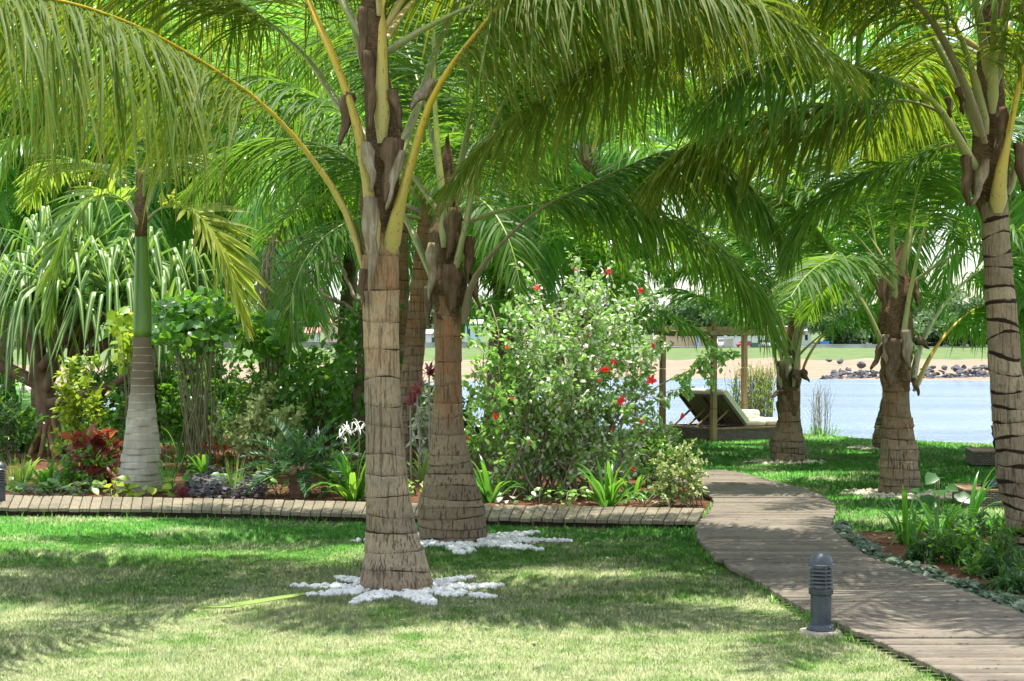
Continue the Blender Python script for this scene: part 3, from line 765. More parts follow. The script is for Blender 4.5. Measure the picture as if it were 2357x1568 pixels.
def sheet(name, poly, z, mat, kind='structure', skirt=None):
    b = MB(); n = len(poly)
    b.add([(x, y, z) for x, y in poly], [tuple(range(n))])
    if skirt is not None:
        dz, idx, out = skirt
        for i in idx:
            (x0, y0), (x1, y1) = poly[i], poly[(i+1) % n]
            b.add([(x0, y0, z), (x1, y1, z), (x1+out[0], y1+out[1], dz), (x0+out[0], y0+out[1], dz)], [(0, 3, 2, 1)], mi=1)
    o = b.build(name, mat, smooth=False); return tag(o, kind=kind)
sheet('lawn', LAWN, 0, [M['lawn'], M['seabank']], skirt=(-3.2, range(2, 15), (1.2, 3.5)))
sheet('planting_bed_soil', bedL, .006, M['soil'])
sheet('planting_bed_soil', bedR, .006, M['soil'])

# boards of the two boardwalks: real planks with gaps on dark bearers
def boardwalk(name, A, B, mat, pw, gap, ext, seed, zt=DECK, th=.042):
    r = np.random.default_rng(seed); mid = (A + B)/2
    mid[:, 0] = mid[:, 0] if name[0] == 's' else 0
    s = np.concatenate([[0], np.cumsum(np.linalg.norm(np.diff(mid, axis=0), axis=1))]); n = int(s[-1]/pw)
    b = MB(); us = np.linspace(0, s[-1], n+1)
    at = lambda X, u: np.array([np.interp(u, s, X[:, k]) for k in range(3)])
    for i in range(n):
        u0, u1 = us[i] + gap/2, us[i+1] - gap/2
        a0, a1, b0, b1 = at(A, u0), at(A, u1), at(B, u0), at(B, u1)
        ea, eb = r.normal(0, ext, 2); da = nrm(a0-b0)
        a0 = a0 + da*ea; a1 = a1 + da*ea; b0 = b0 - da*eb; b1 = b1 - da*eb
        z = zt + r.normal(0, .0025); rn = r.random(); W = np.linalg.norm(a0-b0); c = .007
        ch = nrm(a1-a0)*c
        top = [a0+ch-da*c, a1-ch-da*c, b1-ch+da*c, b0+ch+da*c]; rim = [a0, a1, b1, b0]
        v = [(p[0], p[1], z) for p in top] + [(p[0], p[1], z-c) for p in rim] + [(p[0], p[1], z-th) for p in rim]
        f = [(0, 1, 2, 3)] + [(j, 4+j, 4+(j+1) % 4, (j+1) % 4) for j in range(4)] + [(4+j, 8+j, 8+(j+1) % 4, 4+(j+1) % 4) for j in range(4)] + [(11, 10, 9, 8)]
        b.add(v, f, u=np.tile([0, 0, W, W], 3), v=np.tile([0, u1-u0, u1-u0, 0], 3), rnd=rn)
    for fr in (.12, .5, .88):
        ln = A*(1-fr) + B*fr; ln = ln.copy()
        for i in range(0, len(ln)-6, 6):
            p, q = ln[i].copy(), ln[i+6].copy(); p[2] = q[2] = (zt-th)/2 - .002
            b.beam(p, q, .05, zt-th-.006, mi=1)
    o = b.build(name, [mat, M['under']], smooth=False); return tag(o, kind='structure')
cut = 34
yy = np.linspace(WL[0][1], WL[-1][1], 400)
fx = lambda X: np.interp(yy[::-1], X[::-1, 1], X[::-1, 0])[::-1]
CWL = np.stack([fx(WL), yy, np.full(400, DECK)], 1); CWR = np.stack([fx(WR), yy, np.full(400, DECK)], 1)
boardwalk('curved_boardwalk', CWL, CWR, M['plank'], .12, .024, .008, 3, DECK, .034)
boardwalk('straight_boardwalk', LF, LB, M['plank_left'], .118, .009, .006, 4, DECKL, .04)

# ------------------------------------------------------------------ water, far shore
b = MB(); b.add([(-900, 25, -2.2), (900, 25, -2.2), (900, 330, -2.2), (-900, 330, -2.2)], [(0, 1, 2, 3)])
tag(b.build('water', M['water'], smooth=False), kind='structure')
shore = lambda x: np.interp(x, [-400, -60, -40, -25, -8, 10, 60, 400], [70, 88, 104, 126, 160, 172, 158, 150])
xs = np.concatenate([np.linspace(-700, -120, 20), np.linspace(-110, 130, 90), np.linspace(140, 700, 20)])
rowsd = [(-6, -2.9, 0), (0, -2.2, 0), (8, -2.0, 0), (20, -1.75, 0), (34, -1.35, .05), (44, -1.0, .45), (60, -.9, .9), (100, -.75, 1), (128, -.62, 1), (160, -.5, 1), (400, 2, 1), (2600, 40, 1)]
r = np.random.default_rng(5); V, Z = [], []
for dd, z, zn in rowsd:
    y = shore(xs)*(1 - min(dd, 150)/150) + (330 if dd > 150 else 0)*0 + (shore(xs)*0 + 172)*(min(dd, 150)/150) + dd
    V.append(np.stack([xs, y, z + r.normal(0, .12 if 20 < dd < 140 else .02, len(xs))], 1)); Z.append(np.full(len(xs), zn))
grid = np.array(V)[None]
tag(grid_mesh('far_shore', grid, M['shore'], None, {'zone': np.array(Z)}), kind='structure')
b = MB(); b.add([(-300, 325, -.42), (400, 325, -.42), (400, 333, -.40), (-300, 333, -.40)], [(0, 1, 2, 3)])
tag(b.build('far_road', M['road'], smooth=False), kind='structure')

# dark rocks along the far water line, a loose second rank above them
def rock_mesh(seed, mat, n=2):
    import bmesh
    bm = bmesh.new(); bmesh.ops.create_icosphere(bm, subdivisions=n, radius=1)
    r = np.random.default_rng(seed); ax = nrm(r.normal(0, 1, (13, 3))); h = r.uniform(.42, .8, 13)
    for v in bm.verts:
        c = np.array(v.co)
        for a, hh in zip(ax, h):
            k = c @ a
            if k > hh: c = c - a*(k-hh)*.97
        v.co = c + r.normal(0, .035, 3)
    me = bpy.data.meshes.new('rock'); bm.to_mesh(me); bm.free(); me.materials.append(mat); return me
rock_me = [rock_mesh(i, M['rock']) for i in range(5)]
r = np.random.default_rng(12)
def put_rock(x, y, z, s, label, group, mesh=None, rr=r):
    o = bpy.data.objects.new('shore_rock', mesh or rock_me[rr.integers(5)]); COL.objects.link(o)
    o.location = (x, y, z); o.scale = (s*rr.uniform(.9, 1.5), s*rr.uniform(.8, 1.2), s*rr.uniform(.45, .8)); o.rotation_euler = (rr.normal(0, .3), rr.normal(0, .3), rr.uniform(0, 6.28))
    return tag(o, label, 'rock', group)
for i in range(260):
    dx = r.uniform(1895, 2345); dy = 881 - r.random()**1.5*24*(.55 + .45*math.sin(dx*.021+1)**2) - (2 if dx < 2000 else 0)
    Y = 168 + (880-dy)*.25; p = P(dx, dy, Y)
    put_rock(p[0], Y, -2.25 + max(0, 880-dy)*.042, r.uniform(.22, .42), 'dark boulder in the low rock bank along the far waterline', 'dark rocks along the far waterline')
for i in range(56):
    dx = r.uniform(2130, 2345); dy = 846 + r.uniform(-13, 12); Y = FD*(H + 1.35)/(dy-768)
    if dx < 2190 and r.random() < .5: continue
    p = P(dx, dy, Y); put_rock(p[0], Y, p[2], r.uniform(.22, .5), 'grey boulder strewn on the sand above the waterline rock bank', 'grey rocks scattered on the far sand')
for dx, dy, s, lb in ((1934, 836, .55, 'round dark boulder alone at the grass edge of the far beach'), (1982, 843, .6, 'broad dark boulder lying on open sand below the far grass'), (1908, 833, .45, 'small pale boulder beside a dark one at the far grass edge')):
    Y = FD*(H + 1.2)/(dy-768); p = P(dx, dy, Y); put_rock(p[0], Y, p[2]+.2, s, lb, None)
# pale rocks on the lawn far to the left
pale = rock_mesh(31, M['rock_pale'])
for dx, dy, Y, s, lb in ((70, 902, 62, .45, 'pale boulder on the lawn seen under the leaning pandanus trunk'), (100, 862, 66, .55, 'flat pale rock half hidden behind the striped pandanus leaves'), (84, 845, 75, .6, 'sandy coloured rock farthest out beyond the pandanus')):
    p = P(dx, dy, Y); put_rock(p[0], Y, .05, s, lb, None, pale)

# ------------------------------------------------------------------ far buildings, wall, cars
wallm = simple('white painted wall', (.62, .62, .60), .9, .12, .4)
wallg = simple('grey stained wall', (.36, .36, .36), .9, .3, .3); beige = simple('beige plaster', (.58, .45, .30), .9, .1, .3)
pinkw = simple('pink plaster', (.50, .33, .26), .9, .1, .3)
roofr = simple('faded red roof', (.45, .17, .15), .8, .2, .5); roofg = simple('grey sheet roof', (.35, .36, .37), .7, .2, .5)
glass = simple('dark window glass', (.02, .025, .03), .15, .2); stone = simple('grey stone wall', (.22, .21, .20), .95, .5, .8)
blue = simple('blue paint', (.03, .22, .60), .5); steel = simple('grey beige steel', (.40, .37, .31), .7, .12, .4); gtarp = simple('green skip paint', (.05, .16, .09), .8)
tyre = simple('black tyre rubber', (.015, .015, .015), .9)
def building(x0, x1, ytop, ybot, Y, wm, rm, label, nwin=3, roof_h=1.2, depth=9, cat='building', name='far_building', win=.33):
    a, c = P(x0, ybot, Y), P(x1, ytop, Y); z0, z1 = a[2]-.6, c[2]; W = c[0]-a[0]; cx = (a[0]+c[0])/2
    root = empty(name, (cx, Y, z0), label, cat)
    m = MB(); m.box((cx, Y + depth/2, (z0+z1)/2), (W, depth, z1-z0)); m.build('wall', wm, root, False)
    m = MB(); e = .5
    m.add([(a[0]-e, Y-e, z1), (c[0]+e, Y-e, z1), (c[0]+e, Y+depth/2, z1+roof_h), (a[0]-e, Y+depth/2, z1+roof_h), (a[0]-e, Y+depth+e, z1), (c[0]+e, Y+depth+e, z1)], [(0, 1, 2, 3), (3, 2, 5, 4), (0, 3, 4), (1, 5, 2), (0, 4, 5, 1)])
    m.build('roof', rm, root, False)
    for i in range(nwin):
        wx = a[0] + W*(i+.5)/nwin
        m = MB(); m.box((wx, Y-.02, z0 + (z1-z0)*.6), (W/nwin*win, .12, (z1-z0)*.34)); m.build('window', glass, root, False)
building(745, 792, 743, 782, 330, beige, roofr, 'beige house with a faded red sheet roof beyond the beach', 3, .8)
building(706, 730, 766, 783, 345, wallm, roofr, 'small white shed with a red roof beside the beige house', 1, 1.0, 6)
building(965, 1008, 768, 799, 335, wallm, roofg, 'white house with one small dark window between the front trunks', 2, .8)
building(1070, 1106, 745, 790, 338, simple('pale turquoise plaster', (.45, .62, .66), .9, .1), roofg, 'pale turquoise house glimpsed right of the second palm trunk', 2, .8)
building(1772, 1868, 762, 792, 348, wallm, roofg, 'long white building behind the parked cars', 4, 1.0, win=.25)
building(1925, 2080, 764, 795, 352, wallm, roofg, 'white hall with a grey roof behind the squat palm', 4, 1.4, win=.22)
building(2110, 2280, 758, 796, 350, wallm, wallm, 'wide pale building behind the rock bank', 4, 1.5, win=.18)
def wall(x0, x1, yt, yb, Y, m, label, th=.3, name='boundary_wall'):
    a, c = P(x0, yb, Y), P(x1, yt, Y); b = MB()
    b.box(((a[0]+c[0])/2, Y, (a[2]-.8+c[2])/2), (c[0]-a[0], th, c[2]-a[2]+.8))
    b.box(((a[0]+c[0])/2, Y, c[2]+.06), (c[0]-a[0]+.1, th+.15, .12))
    return tag(b.build(name, m, None, False), label, 'wall')
wall(1500, 1645, 776, 799, 336, pinkw, 'pinkish wall running left of the parked white car')
wall(1645, 1775, 776, 795, 339, wallm, 'whitewashed wall behind the parked cars')
wall(1860, 2110, 794, 806, 322, wallg, 'low grey wall along the top of the far grass')
wall(640, 830, 789, 802, 322, stone, 'low dry stone wall in front of the red roofed house')
wall(-300, 640, 787, 801, 326, stone, 'long stone wall running behind the pandanus and shrubs')
wall(930, 1180, 790, 803, 324, wallg, 'grey wall seen between the two front palm trunks')
def car(dx, dy, Y, label, paint, w=1.75, h=1.5, L=4.0, van=False, rot=0.0):
    p = P(dx, dy, Y); root = empty('parked_car', (0, 0, 0), label, 'car', 'cars parked beyond the far grass')
    pm = simple(label[:20]+' paint', paint, .3, .05); b = MB()
    hb = .62*h if not van else .58*h
    y0, y1 = -L/2, L/2
    prof = [(y0, .28), (y0-.04, .55), (y0+.08, hb*.92), (y0+L*.26 if not van else y0+L*.10, hb), (y1-L*.10, hb*1.02), (y1, hb*.9), (y1, .28)]
    n = len(prof); v = [(-w/2, y, z) for y, z in prof] + [(w/2, y, z) for y, z in prof]
    b.add(v, [tuple(range(n)), tuple(range(2*n-1, n-1, -1))] + [(i, n+i, n+(i+1) % n, (i+1) % n)[::-1] for i in range(n)])
    c0 = y0 + L*(.27 if not van else .11); c1 = y0 + L*(.42 if not van else .2); wi = w*.42
    v = [(-w/2+.04, c0, hb), (w/2-.04, c0, hb), (wi, c1, h), (-wi, c1, h), (-w/2+.04, y1-L*.06, hb), (w/2-.04, y1-L*.06, hb), (wi, y1-L*.14, h), (-wi, y1-L*.14, h)]
    b.add(v, [(0, 1, 2, 3), (4, 7, 6, 5), (0, 3, 7, 4), (1, 5, 6, 2), (3, 2, 6, 7)])
    b.build('body', pm, root, False)
    def inset(q, k=.1):
        q = np.array(q, float); c = q.mean(0); nn = nrm(np.cross(q[1]-q[0], q[2]-q[0])); return c + (q-c)*(1-k) + nn*.012
    for nm, q in (('windscreen', (v[0], v[1], v[2], v[3])), ('side_window', (v[0], v[3], v[7], v[4])), ('side_window', (v[1], v[5], v[6], v[2])), ('rear_window', (v[4], v[7], v[6], v[5]))):
        m = MB(); m.add(inset(q), [(0, 1, 2, 3)]); m.build(nm, glass, root, False)
    for sx in (-1, 1):
        m = MB(); m.box((sx*w*.36, y0-.05, .62*hb/.93+.1), (.3, .06, .16)); m.build('headlight', M['cushion'], root, False)
        for yy in (y0+L*.2, y1-L*.2):
            m = MB(); a = np.arange(14)*2*math.pi/14
            m.add([(sx*w/2 + s*.1 - sx*.09, yy+.31*math.cos(t), .31+.31*math.sin(t)) for s in (-1, 1) for t in a], [tuple(range(13, -1, -1)), tuple(range(14, 28))] + [(i, (i+1) % 14, 14+(i+1) % 14, 14+i) for i in range(14)])
            m.build('wheel', tyre, root, False)
    root.location = p; root.rotation_euler.z = rot; return root
car(1659, 800.5, 330, 'white off road car half hidden by a steel container', (.72, .72, .70), 1.85, 1.6, 4.2, rot=.15)
car(1714, 799.5, 330, 'red hatchback parked between two posts of the daybed', (.42, .02, .03), 1.75, 1.15, 3.8, rot=-.5)
car(1760, 800, 330, 'white van parked beside a green skip', (.78, .78, .76), 1.75, 1.45, 4.2, van=True, rot=.2)
car(1787, 800, 331, 'silver blue estate car at the end of the parked row', (.30, .36, .45), 1.85, 1.2, 4.3, rot=.35)
def container(dx0, dx1, yt, yb, Y, m, label, name, cat, taper=0.0):
    a, c = P(dx0, yb, Y), P(dx1, yt, Y); W, Hh = c[0]-a[0], c[2]-a[2]; cx = (a[0]+c[0])/2
    root = empty(name, (cx, Y, a[2]), label, cat); b = MB(); t = taper*W
    b.add([(a[0]+t, Y, a[2]), (c[0]-t, Y, a[2]), (c[0]-t, Y+1.6, a[2]), (a[0]+t, Y+1.6, a[2]), (a[0], Y, c[2]), (c[0], Y, c[2]), (c[0], Y+1.6, c[2]), (a[0], Y+1.6, c[2])], [(0, 1, 5, 4), (1, 2, 6, 5), (2, 3, 7, 6), (3, 0, 4, 7), (4, 5, 6, 7)])
    b.build('body', m, root, False)
    b = MB(); b.box((cx, Y+.8, c[2]+.03), (W+.12, 1.75, .08)); b.build('lid', m, root, False)
    for i in (1, 2, 3):
        b = MB(); b.box((a[0]+W*i/4, Y-.02, (a[2]+c[2])/2), (.05, .05, Hh*.8)); b.build('rib', m, root, False)
container(1668, 1688, 781, 800.8, 327, steel, 'grey beige steel container standing in front of the white car', 'steel_container', 'container')
container(1732, 1747, 790, 800, 327, gtarp, 'low green skip between the red car and the white van', 'rubbish_skip', 'skip', .1)
container(1888, 1909, 787, 799, 327, blue, 'bright blue tank behind the yellow leaf stalk of the squat palm', 'water_tank', 'tank')
pb = P(1606, 799, 334); b = MB(); b.lathe((pb[0], 334, pb[2]-.3), [(.3, 0), (.3, .1), (.16, .14), (.15, 2.3), (.2, 2.35), (.2, 2.45), (.02, 2.5)], 12)
tag(b.build('blue_post', blue), 'blue post standing by the pink wall on the far road', 'post')
# a tiny standing figure by the tank
def person(dx, dy, Y, label, shirt):
    p = P(dx, dy, Y); root = empty('person', p, label, 'person'); skin = simple('dark skin', (.09, .05, .035), .6)
    import bmesh
    J = [(0, 0, .95), (0, 0, 1.2), (0, 0, 1.42), (0, 0, 1.54), (0, -.01, 1.66), (-.18, 0, 1.4), (-.24, .02, 1.12), (-.22, -.06, .88), (.18, 0, 1.4), (.24, .02, 1.12), (.22, -.06, .88), (-.09, 0, .9), (-.10, -.02, .5), (-.10, 0, .05), (.09, 0, .9), (.11, .02, .5), (.11, .03, .05), (-.10, -.12, .03), (.11, -.1, .03)]
    E = [(0, 1), (1, 2), (2, 3), (3, 4), (2, 5), (5, 6), (6, 7), (2, 8), (8, 9), (9, 10), (0, 11), (11, 12), (12, 13), (0, 14), (14, 15), (15, 16), (13, 17), (16, 18)]
    rad = [.15, .14, .15, .055, .10, .06, .045, .04, .06, .045, .04, .10, .07, .05, .10, .07, .05, .04, .04]
    me = bpy.data.meshes.new('body'); me.from_pydata([(x+p[0], y+p[1], z+p[2]) for x, y, z in J], E, []); o = mkobj('body', me, skin, root)
    sk = o.modifiers.new('skin', 'SKIN'); o.modifiers.new('sub', 'SUBSURF').levels = 1; o.modifiers['sub'].render_levels = 1
    for v, rr in zip(me.skin_vertices[0].data, rad): v.radius = (rr, rr)
    me.skin_vertices[0].data[0].use_root = True
    b = MB(); b.lathe((p[0], p[1], p[2]), [(.19, .88), (.19, 1.1), (.21, 1.3), (.19, 1.45), (.08, 1.5)], 12); b.build('shirt', shirt, root)
    b = MB(); b.lathe((p[0], p[1]+.02, p[2]), [(.105, 1.64), (.11, 1.72), (.07, 1.79), (.01, 1.8)], 10); b.build('hair', tyre, root)
    b = MB(); b.lathe((p[0], p[1], p[2]), [(.17, .5), (.2, .9)], 12); b.build('shorts', M['navy'], root)
person(1885, 801, 326, 'person in a dark red shirt standing by the blue tank', simple('dark red cloth', (.20, .03, .03), .9))

# trees along the far shore
for i, (dx, Y, hh, rad, lb) in enumerate((
    (560, 372, 8.5, 5.5, 'grey green tree behind the long stone wall'), (640, 360, 7.5, 5, 'round tree left of the red roofed house'), (690, 390, 9.5, 5, 'taller dark tree behind the red roofed shed'),
    (850, 385, 9, 5.5, 'broad tree right of the red roofed house'), (940, 372, 7, 4.5, 'low tree left of the white house'), (1050, 392, 9.5, 5.5, 'bushy tree between the white and turquoise houses'),
    (1180, 380, 9, 6, 'spreading tree behind the hibiscus top'), (1330, 390, 10, 6.5, 'tall tree rising behind the hibiscus'), (1470, 376, 9, 6, 'green tree behind the left end of the pink wall'),
    (1590, 366, 8, 6, 'tree overhanging the pink wall by the blue post'), (1680, 364, 9.5, 7, 'wide tree over the parked white car'), (1770, 372, 9, 6, 'tree behind the parked white van'),
    (1860, 385, 10, 6.5, 'tree behind the end of the long white building'), (1960, 378, 9.5, 6, 'tree behind the white hall with grey roof'), (2090, 384, 9, 6, 'tree between the white hall and the wide pale building'), (2210, 380, 9, 6, 'tree behind the wide pale building'), (2330, 376, 9.5, 6, 'tree at the far end of the pale building'),
    (1925, 336, 4.2, 4, 'low round tree before the white hall'), (2045, 338, 4.6, 4, 'low tree at the right end of the white hall'), (2150, 340, 5, 4.5, 'low tree before the wide pale building'), (2235, 336, 4.4, 5, 'low spreading tree by the far rock bank'), (2320, 338, 5.2, 4.5, 'low tree right of the wide pale building'),
    (-40, 300, 9, 6, 'tree on the far left shore behind the pandanus'), (120, 310, 8.5, 6, 'far tree glimpsed under the pandanus leaves'), (300, 330, 9, 6, 'far tree behind the royal palm trunk'), (440, 345, 8, 6, 'far tree behind the tall stemmed shrub'))):
    p = P(dx, 790, Y); broad_tree('shore_tree', (p[0], Y, -.6), hh*1.35, rad*1.25, lb, 'trees along the far shore', 400+i, nl=3000, leaf=M['tree_leaf'], L=1.2, nclump=24, trunk_r=.25, zc=.55)
# ------------------------------------------------------------------ the palms one by one
CN, CM, CF = M['coco_near'], M['coco'], M['coco_far']
SY, SG, SB, SP = M['stalk_yellow'], M['stalk_green'], M['stalk_brown'], M['stalk_pale']
PG = 'coconut palms of the garden'
# A: front
YA = 14.2
A = empty('coconut_palm', (*P(918, 1358, YA)[:2], 0), 'tallest front coconut palm with yellow leaf stalks rising from a star of white pebbles', 'palm tree', PG)
trunk_px('trunk', [(918, 1368, 182), (913, 1330, 162), (906, 1250, 128), (897, 1180, 108), (890, 1100, 96), (884, 1000, 87), (880, 900, 82), (877, 800, 80), (876, 700, 83), (877, 600, 84), (874, 520, 70)], YA, A, M['trunk_front'], seed=3, step=(.10, .31), tilt=.022)
sheath('fibre_sheath', [(868, 640, 66, .04), (868, 560, 84, .03), (872, 470, 92, 0), (880, 400, 82, 0), (889, 345, 88, 0), (884, 300, 86, .04), (872, 220, 72, .05), (862, 120, 66, .05), (858, 0, 58, .05), (856, -120, 44, .05), (856, -220, 20, .05)], YA, A, M['fibre'], 4)
kn = dict(Lmax=1.35, width=.026, n=190, mess=.17, droop=1.9, spread=58, lift=-22)
frond_px([(893, 604, -.04), (914, 500, -.16), (940, 400, -.2), (985, 250, -.25), (1040, 150, -.3), (1100, 75, -.35), (1165, 0, -.4), (1300, -105, -.5), (1480, -160, -.6), (1650, -130, -.7), (1800, -30, -.8)], YA, A, CN, SY, lead=4, base_w=.092, tip_w=.01, seed=11, **{**kn, 'spread': 84, 'lift': -38})
frond_px([(879, 330, -.16), (880, 150, -.2), (883, 0, -.24), (892, -200, -.1), (920, -480, .4), (980, -700, 1.2), (1080, -800, 2.2)], YA, A, CN, SY, lead=2, base_w=.075, seed=12, **kn)
frond_px([(862, 580, -.12), (848, 440, -.16), (822, 290, -.14), (775, 150, -.1), (735, 60, 0), (700, -20, .1), (640, -180, .3), (540, -330, .5), (400, -420, .8), (240, -430, 1.1), (90, -340, 1.4)], YA, A, CN, SY, lead=4, base_w=.10, tip_w=.01, seed=13, **kn)
frond_px([(836, 620, .0), (815, 535, .0), (770, 440, -.05), (690, 330, -.2), (612, 247, -.4), (560, 205, -.5), (430, 122, -.9), (300, 55, -1.6), (150, 5, -2.3), (0, -10, -3.1), (-140, 30, -3.8), (-250, 110, -4.3)], YA, A, CN, SY, lead=4, base_w=.062, tip_w=.012, seed=14, Lmax=1.55, width=.024, n=260, mess=.15, droop=1.9, spread=64, lift=-50)
frond_px([(858, 330, .2), (775, 235, .5), (720, 150, .8), (640, 70, 1.1), (540, 0, 1.4), (400, -70, 1.9), (250, -80, 2.4), (100, -20, 2.9)], YA, A, CN, SG, lead=3, base_w=.06, seed=15, **kn)
frond_px([(890, 430, .2), (960, 250, .6), (1010, 100, 1.0), (1080, -40, 1.5), (1180, -130, 2), (1320, -150, 2.6), (1450, -90, 3.1), (1560, 20, 3.5), (1620, 140, 3.9)], YA, A, CN, SG, lead=3, base_w=.06, seed=16, **kn)
frond_px([(855, 200, .1), (800, 20, .4), (720, -140, .8), (560, -270, 1.3), (380, -300, 1.8), (180, -220, 2.2), (40, -90, 2.4)], YA, A, CN, SG, lead=1, base_w=.06, seed=18, **kn)
crown(A, P(860, 40, YA), 6, 4.1, CN, [SY, SG], 21, emin=28, emax=78, bend=(45, 80), rad=.07, drop=.3, azr=(-.75, 3.4), Lmax=1.25, width=.027, n=200, base_w=.06, droop=1.9)
for i, (a, b_, c, d, w_, dy_, m) in enumerate(((852, 455, 854, 665, 46, -.20, 'dry_grey'), (802, 215, 788, 335, 40, -.10, 'dry_brown'), (905, 320, 893, 470, 60, -.22, 'dry_brown'), (1000, 190, 945, 250, 40, -.16, 'dry_grey'), (838, 620, 832, 700, 24, -.10, 'dry_brown'), (928, 350, 884, 480, 26, -.26, 'dry_grey'), (844, 330, 858, 440, 34, -.24, 'dry_grey'), (846, 120, 858, 300, 36, -.20, 'dry_brown'), (900, 210, 930, 300, 30, -.16, 'dry_brown'), (835, 20, 840, 180, 26, -.15, 'dry_brown'))):
    flap(a, b_, c, d, w_, YA, A, M[m], dy_, seed=30+i, tipw=.25)
# B: second
YB = 17.5
B = empty('coconut_palm', (*P(1040, 1250, YB)[:2], 0), 'coconut palm with a bottle shaped foot standing just behind the front palm', 'palm tree', PG)
trunk_px('trunk', [(1042, 1262, 142), (1041, 1225, 154), (1039, 1170, 152), (1037, 1120, 128), (1035, 1060, 96), (1032, 1000, 78), (1031, 930, 66), (1031, 850, 61), (1031, 760, 62), (1031, 690, 66), (1032, 600, 62)], YB, B, M['trunk_second'], seed=5, step=(.075, .24), tilt=.022)
sheath('fibre_sheath', [(1032, 750, 66, 0), (1032, 700, 80, 0), (1031, 650, 84, 0), (1028, 600, 78, 0), (1026, 550, 82, 0), (1028, 500, 66, .02), (1030, 430, 44, .05), (1030, 370, 28, .05), (1030, 320, 8, .05)], YB, B, M['fibre'], 6)
kb = dict(Lmax=1.15, width=.027, n=170, mess=.17, droop=1.9, spread=60, lift=-22)
frond_px([(1068, 745, -.12), (1082, 665, -.2), (1118, 602, -.3), (1180, 535, -.35), (1247, 480, -.4), (1330, 438, -.45), (1450, 381, -.5), (1530, 350, -.55), (1600, 347, -.6), (1680, 388, -.65), (1750, 455, -.7), (1795, 535, -.75)], YB, B, CM, SB, lead=4, base_w=.06, tip_w=.01, seed=41, **kb)
frond_px([(1008, 670, .0), (965, 570, .1), (940, 515, .3), (880, 430, .8), (780, 350, 1.3), (660, 320, 1.9), (540, 345, 2.4), (450, 430, 2.8)], YB, B, CM, SG, lead=3, base_w=.06, seed=42, **kb)
frond_px([(1022, 570, -.16), (1020, 460, -.2), (1008, 350, -.1), (1000, 200, .1), (1000, 0, .3), (1020, -200, .6), (1080, -380, 1)], YB, B, CM, SG, lead=3, base_w=.06, seed=43, **kb)
frond_px([(1045, 640, -.2), (1062, 560, -.24), (1088, 440, -.2), (1130, 300, 0), (1190, 190, .3), (1280, 110, .7), (1400, 90, 1.1), (1520, 140, 1.5), (1620, 250, 1.9), (1680, 370, 2.2)], YB, B, CM, SG, lead=3, base_w=.062, seed=44, **kb)
frond_px([(1040, 520, .1), (1062, 370, .5), (1105, 240, 1.0), (1170, 150, 1.6), (1280, 110, 2.2), (1390, 180, 2.8), (1470, 300, 3.3)], YB, B, CM, SG, lead=2, base_w=.055, seed=45, **kb)
frond_px([(1030, 480, .1), (1000, 330, .5), (950, 200, 1.0), (870, 110, 1.6), (760, 80, 2.2), (640, 120, 2.8), (540, 230, 3.3)], YB, B, CM, SG, lead=2, base_w=.055, seed=46, **kb)
crown(B, P(1030, 450, YB), 6, 4.0, CM, [SG], 47, emin=25, emax=80, bend=(50, 85), rad=.07, drop=.3, azr=(-.3, 3.4), Lmax=1.1, n=180, width=.028, droop=1.9, base_w=.05)
for i, (a, b_, c, d, w_, dy_, m) in enumerate(((996, 560, 992, 690, 34, -.22, 'dry_grey'), (1078, 545, 1082, 650, 34, -.14, 'dry_brown'), (986, 660, 988, 755, 24, -.10, 'dry_brown'), (1090, 630, 1100, 712, 22, -.12, 'dry_brown'), (1040, 610, 1036, 720, 60, -.22, 'dry_brown'), (1046, 480, 1030, 600, 44, -.2, 'dry_brown'))):
    flap(a, b_, c, d, w_, YB, B, M[m], dy_, seed=50+i)
# C: leaning one behind B, and a thin one behind A
YC = 25.7
C_ = empty('coconut_palm', (*P(925, 1090, YC)[:2], 0), 'slim leaning coconut palm whose grey trunk shows between the two front trunks', 'palm tree', PG)
trunk_px('trunk', [(926, 1095, 74), (930, 1050, 64), (938, 960, 54), (948, 860, 48), (960, 740, 45), (968, 640, 42), (974, 560, 38), (982, 470, 30)], YC, C_, M['trunk_second'], seed=8, step=(.07, .15))
crown(C_, P(984, 440, YC), 13, 3.6, CM, [SG, SB], 61, emin=5, emax=80, bend=(55, 95), rad=.1, drop=.4, Lmax=.9, n=90, width=.036, segs=5, cols=2)
YC2 = 27.5
C2 = empty('coconut_palm', (*P(922, 1070, YC2)[:2], 0), 'thin dark ringed coconut palm almost hidden behind the front trunk', 'palm tree', PG)
trunk_px('trunk', [(920, 1075, 52), (922, 980, 42), (924, 860, 34), (926, 740, 31), (926, 600, 29), (926, 450, 26), (926, 330, 22)], YC2, C2, M['trunk_second'], seed=9)
crown(C2, P(926, 310, YC2), 13, 3.9, CF, [SG], 62, emin=5, emax=80, rad=.1, drop=.4, Lmax=.95, n=85, width=.04, segs=5, cols=2)
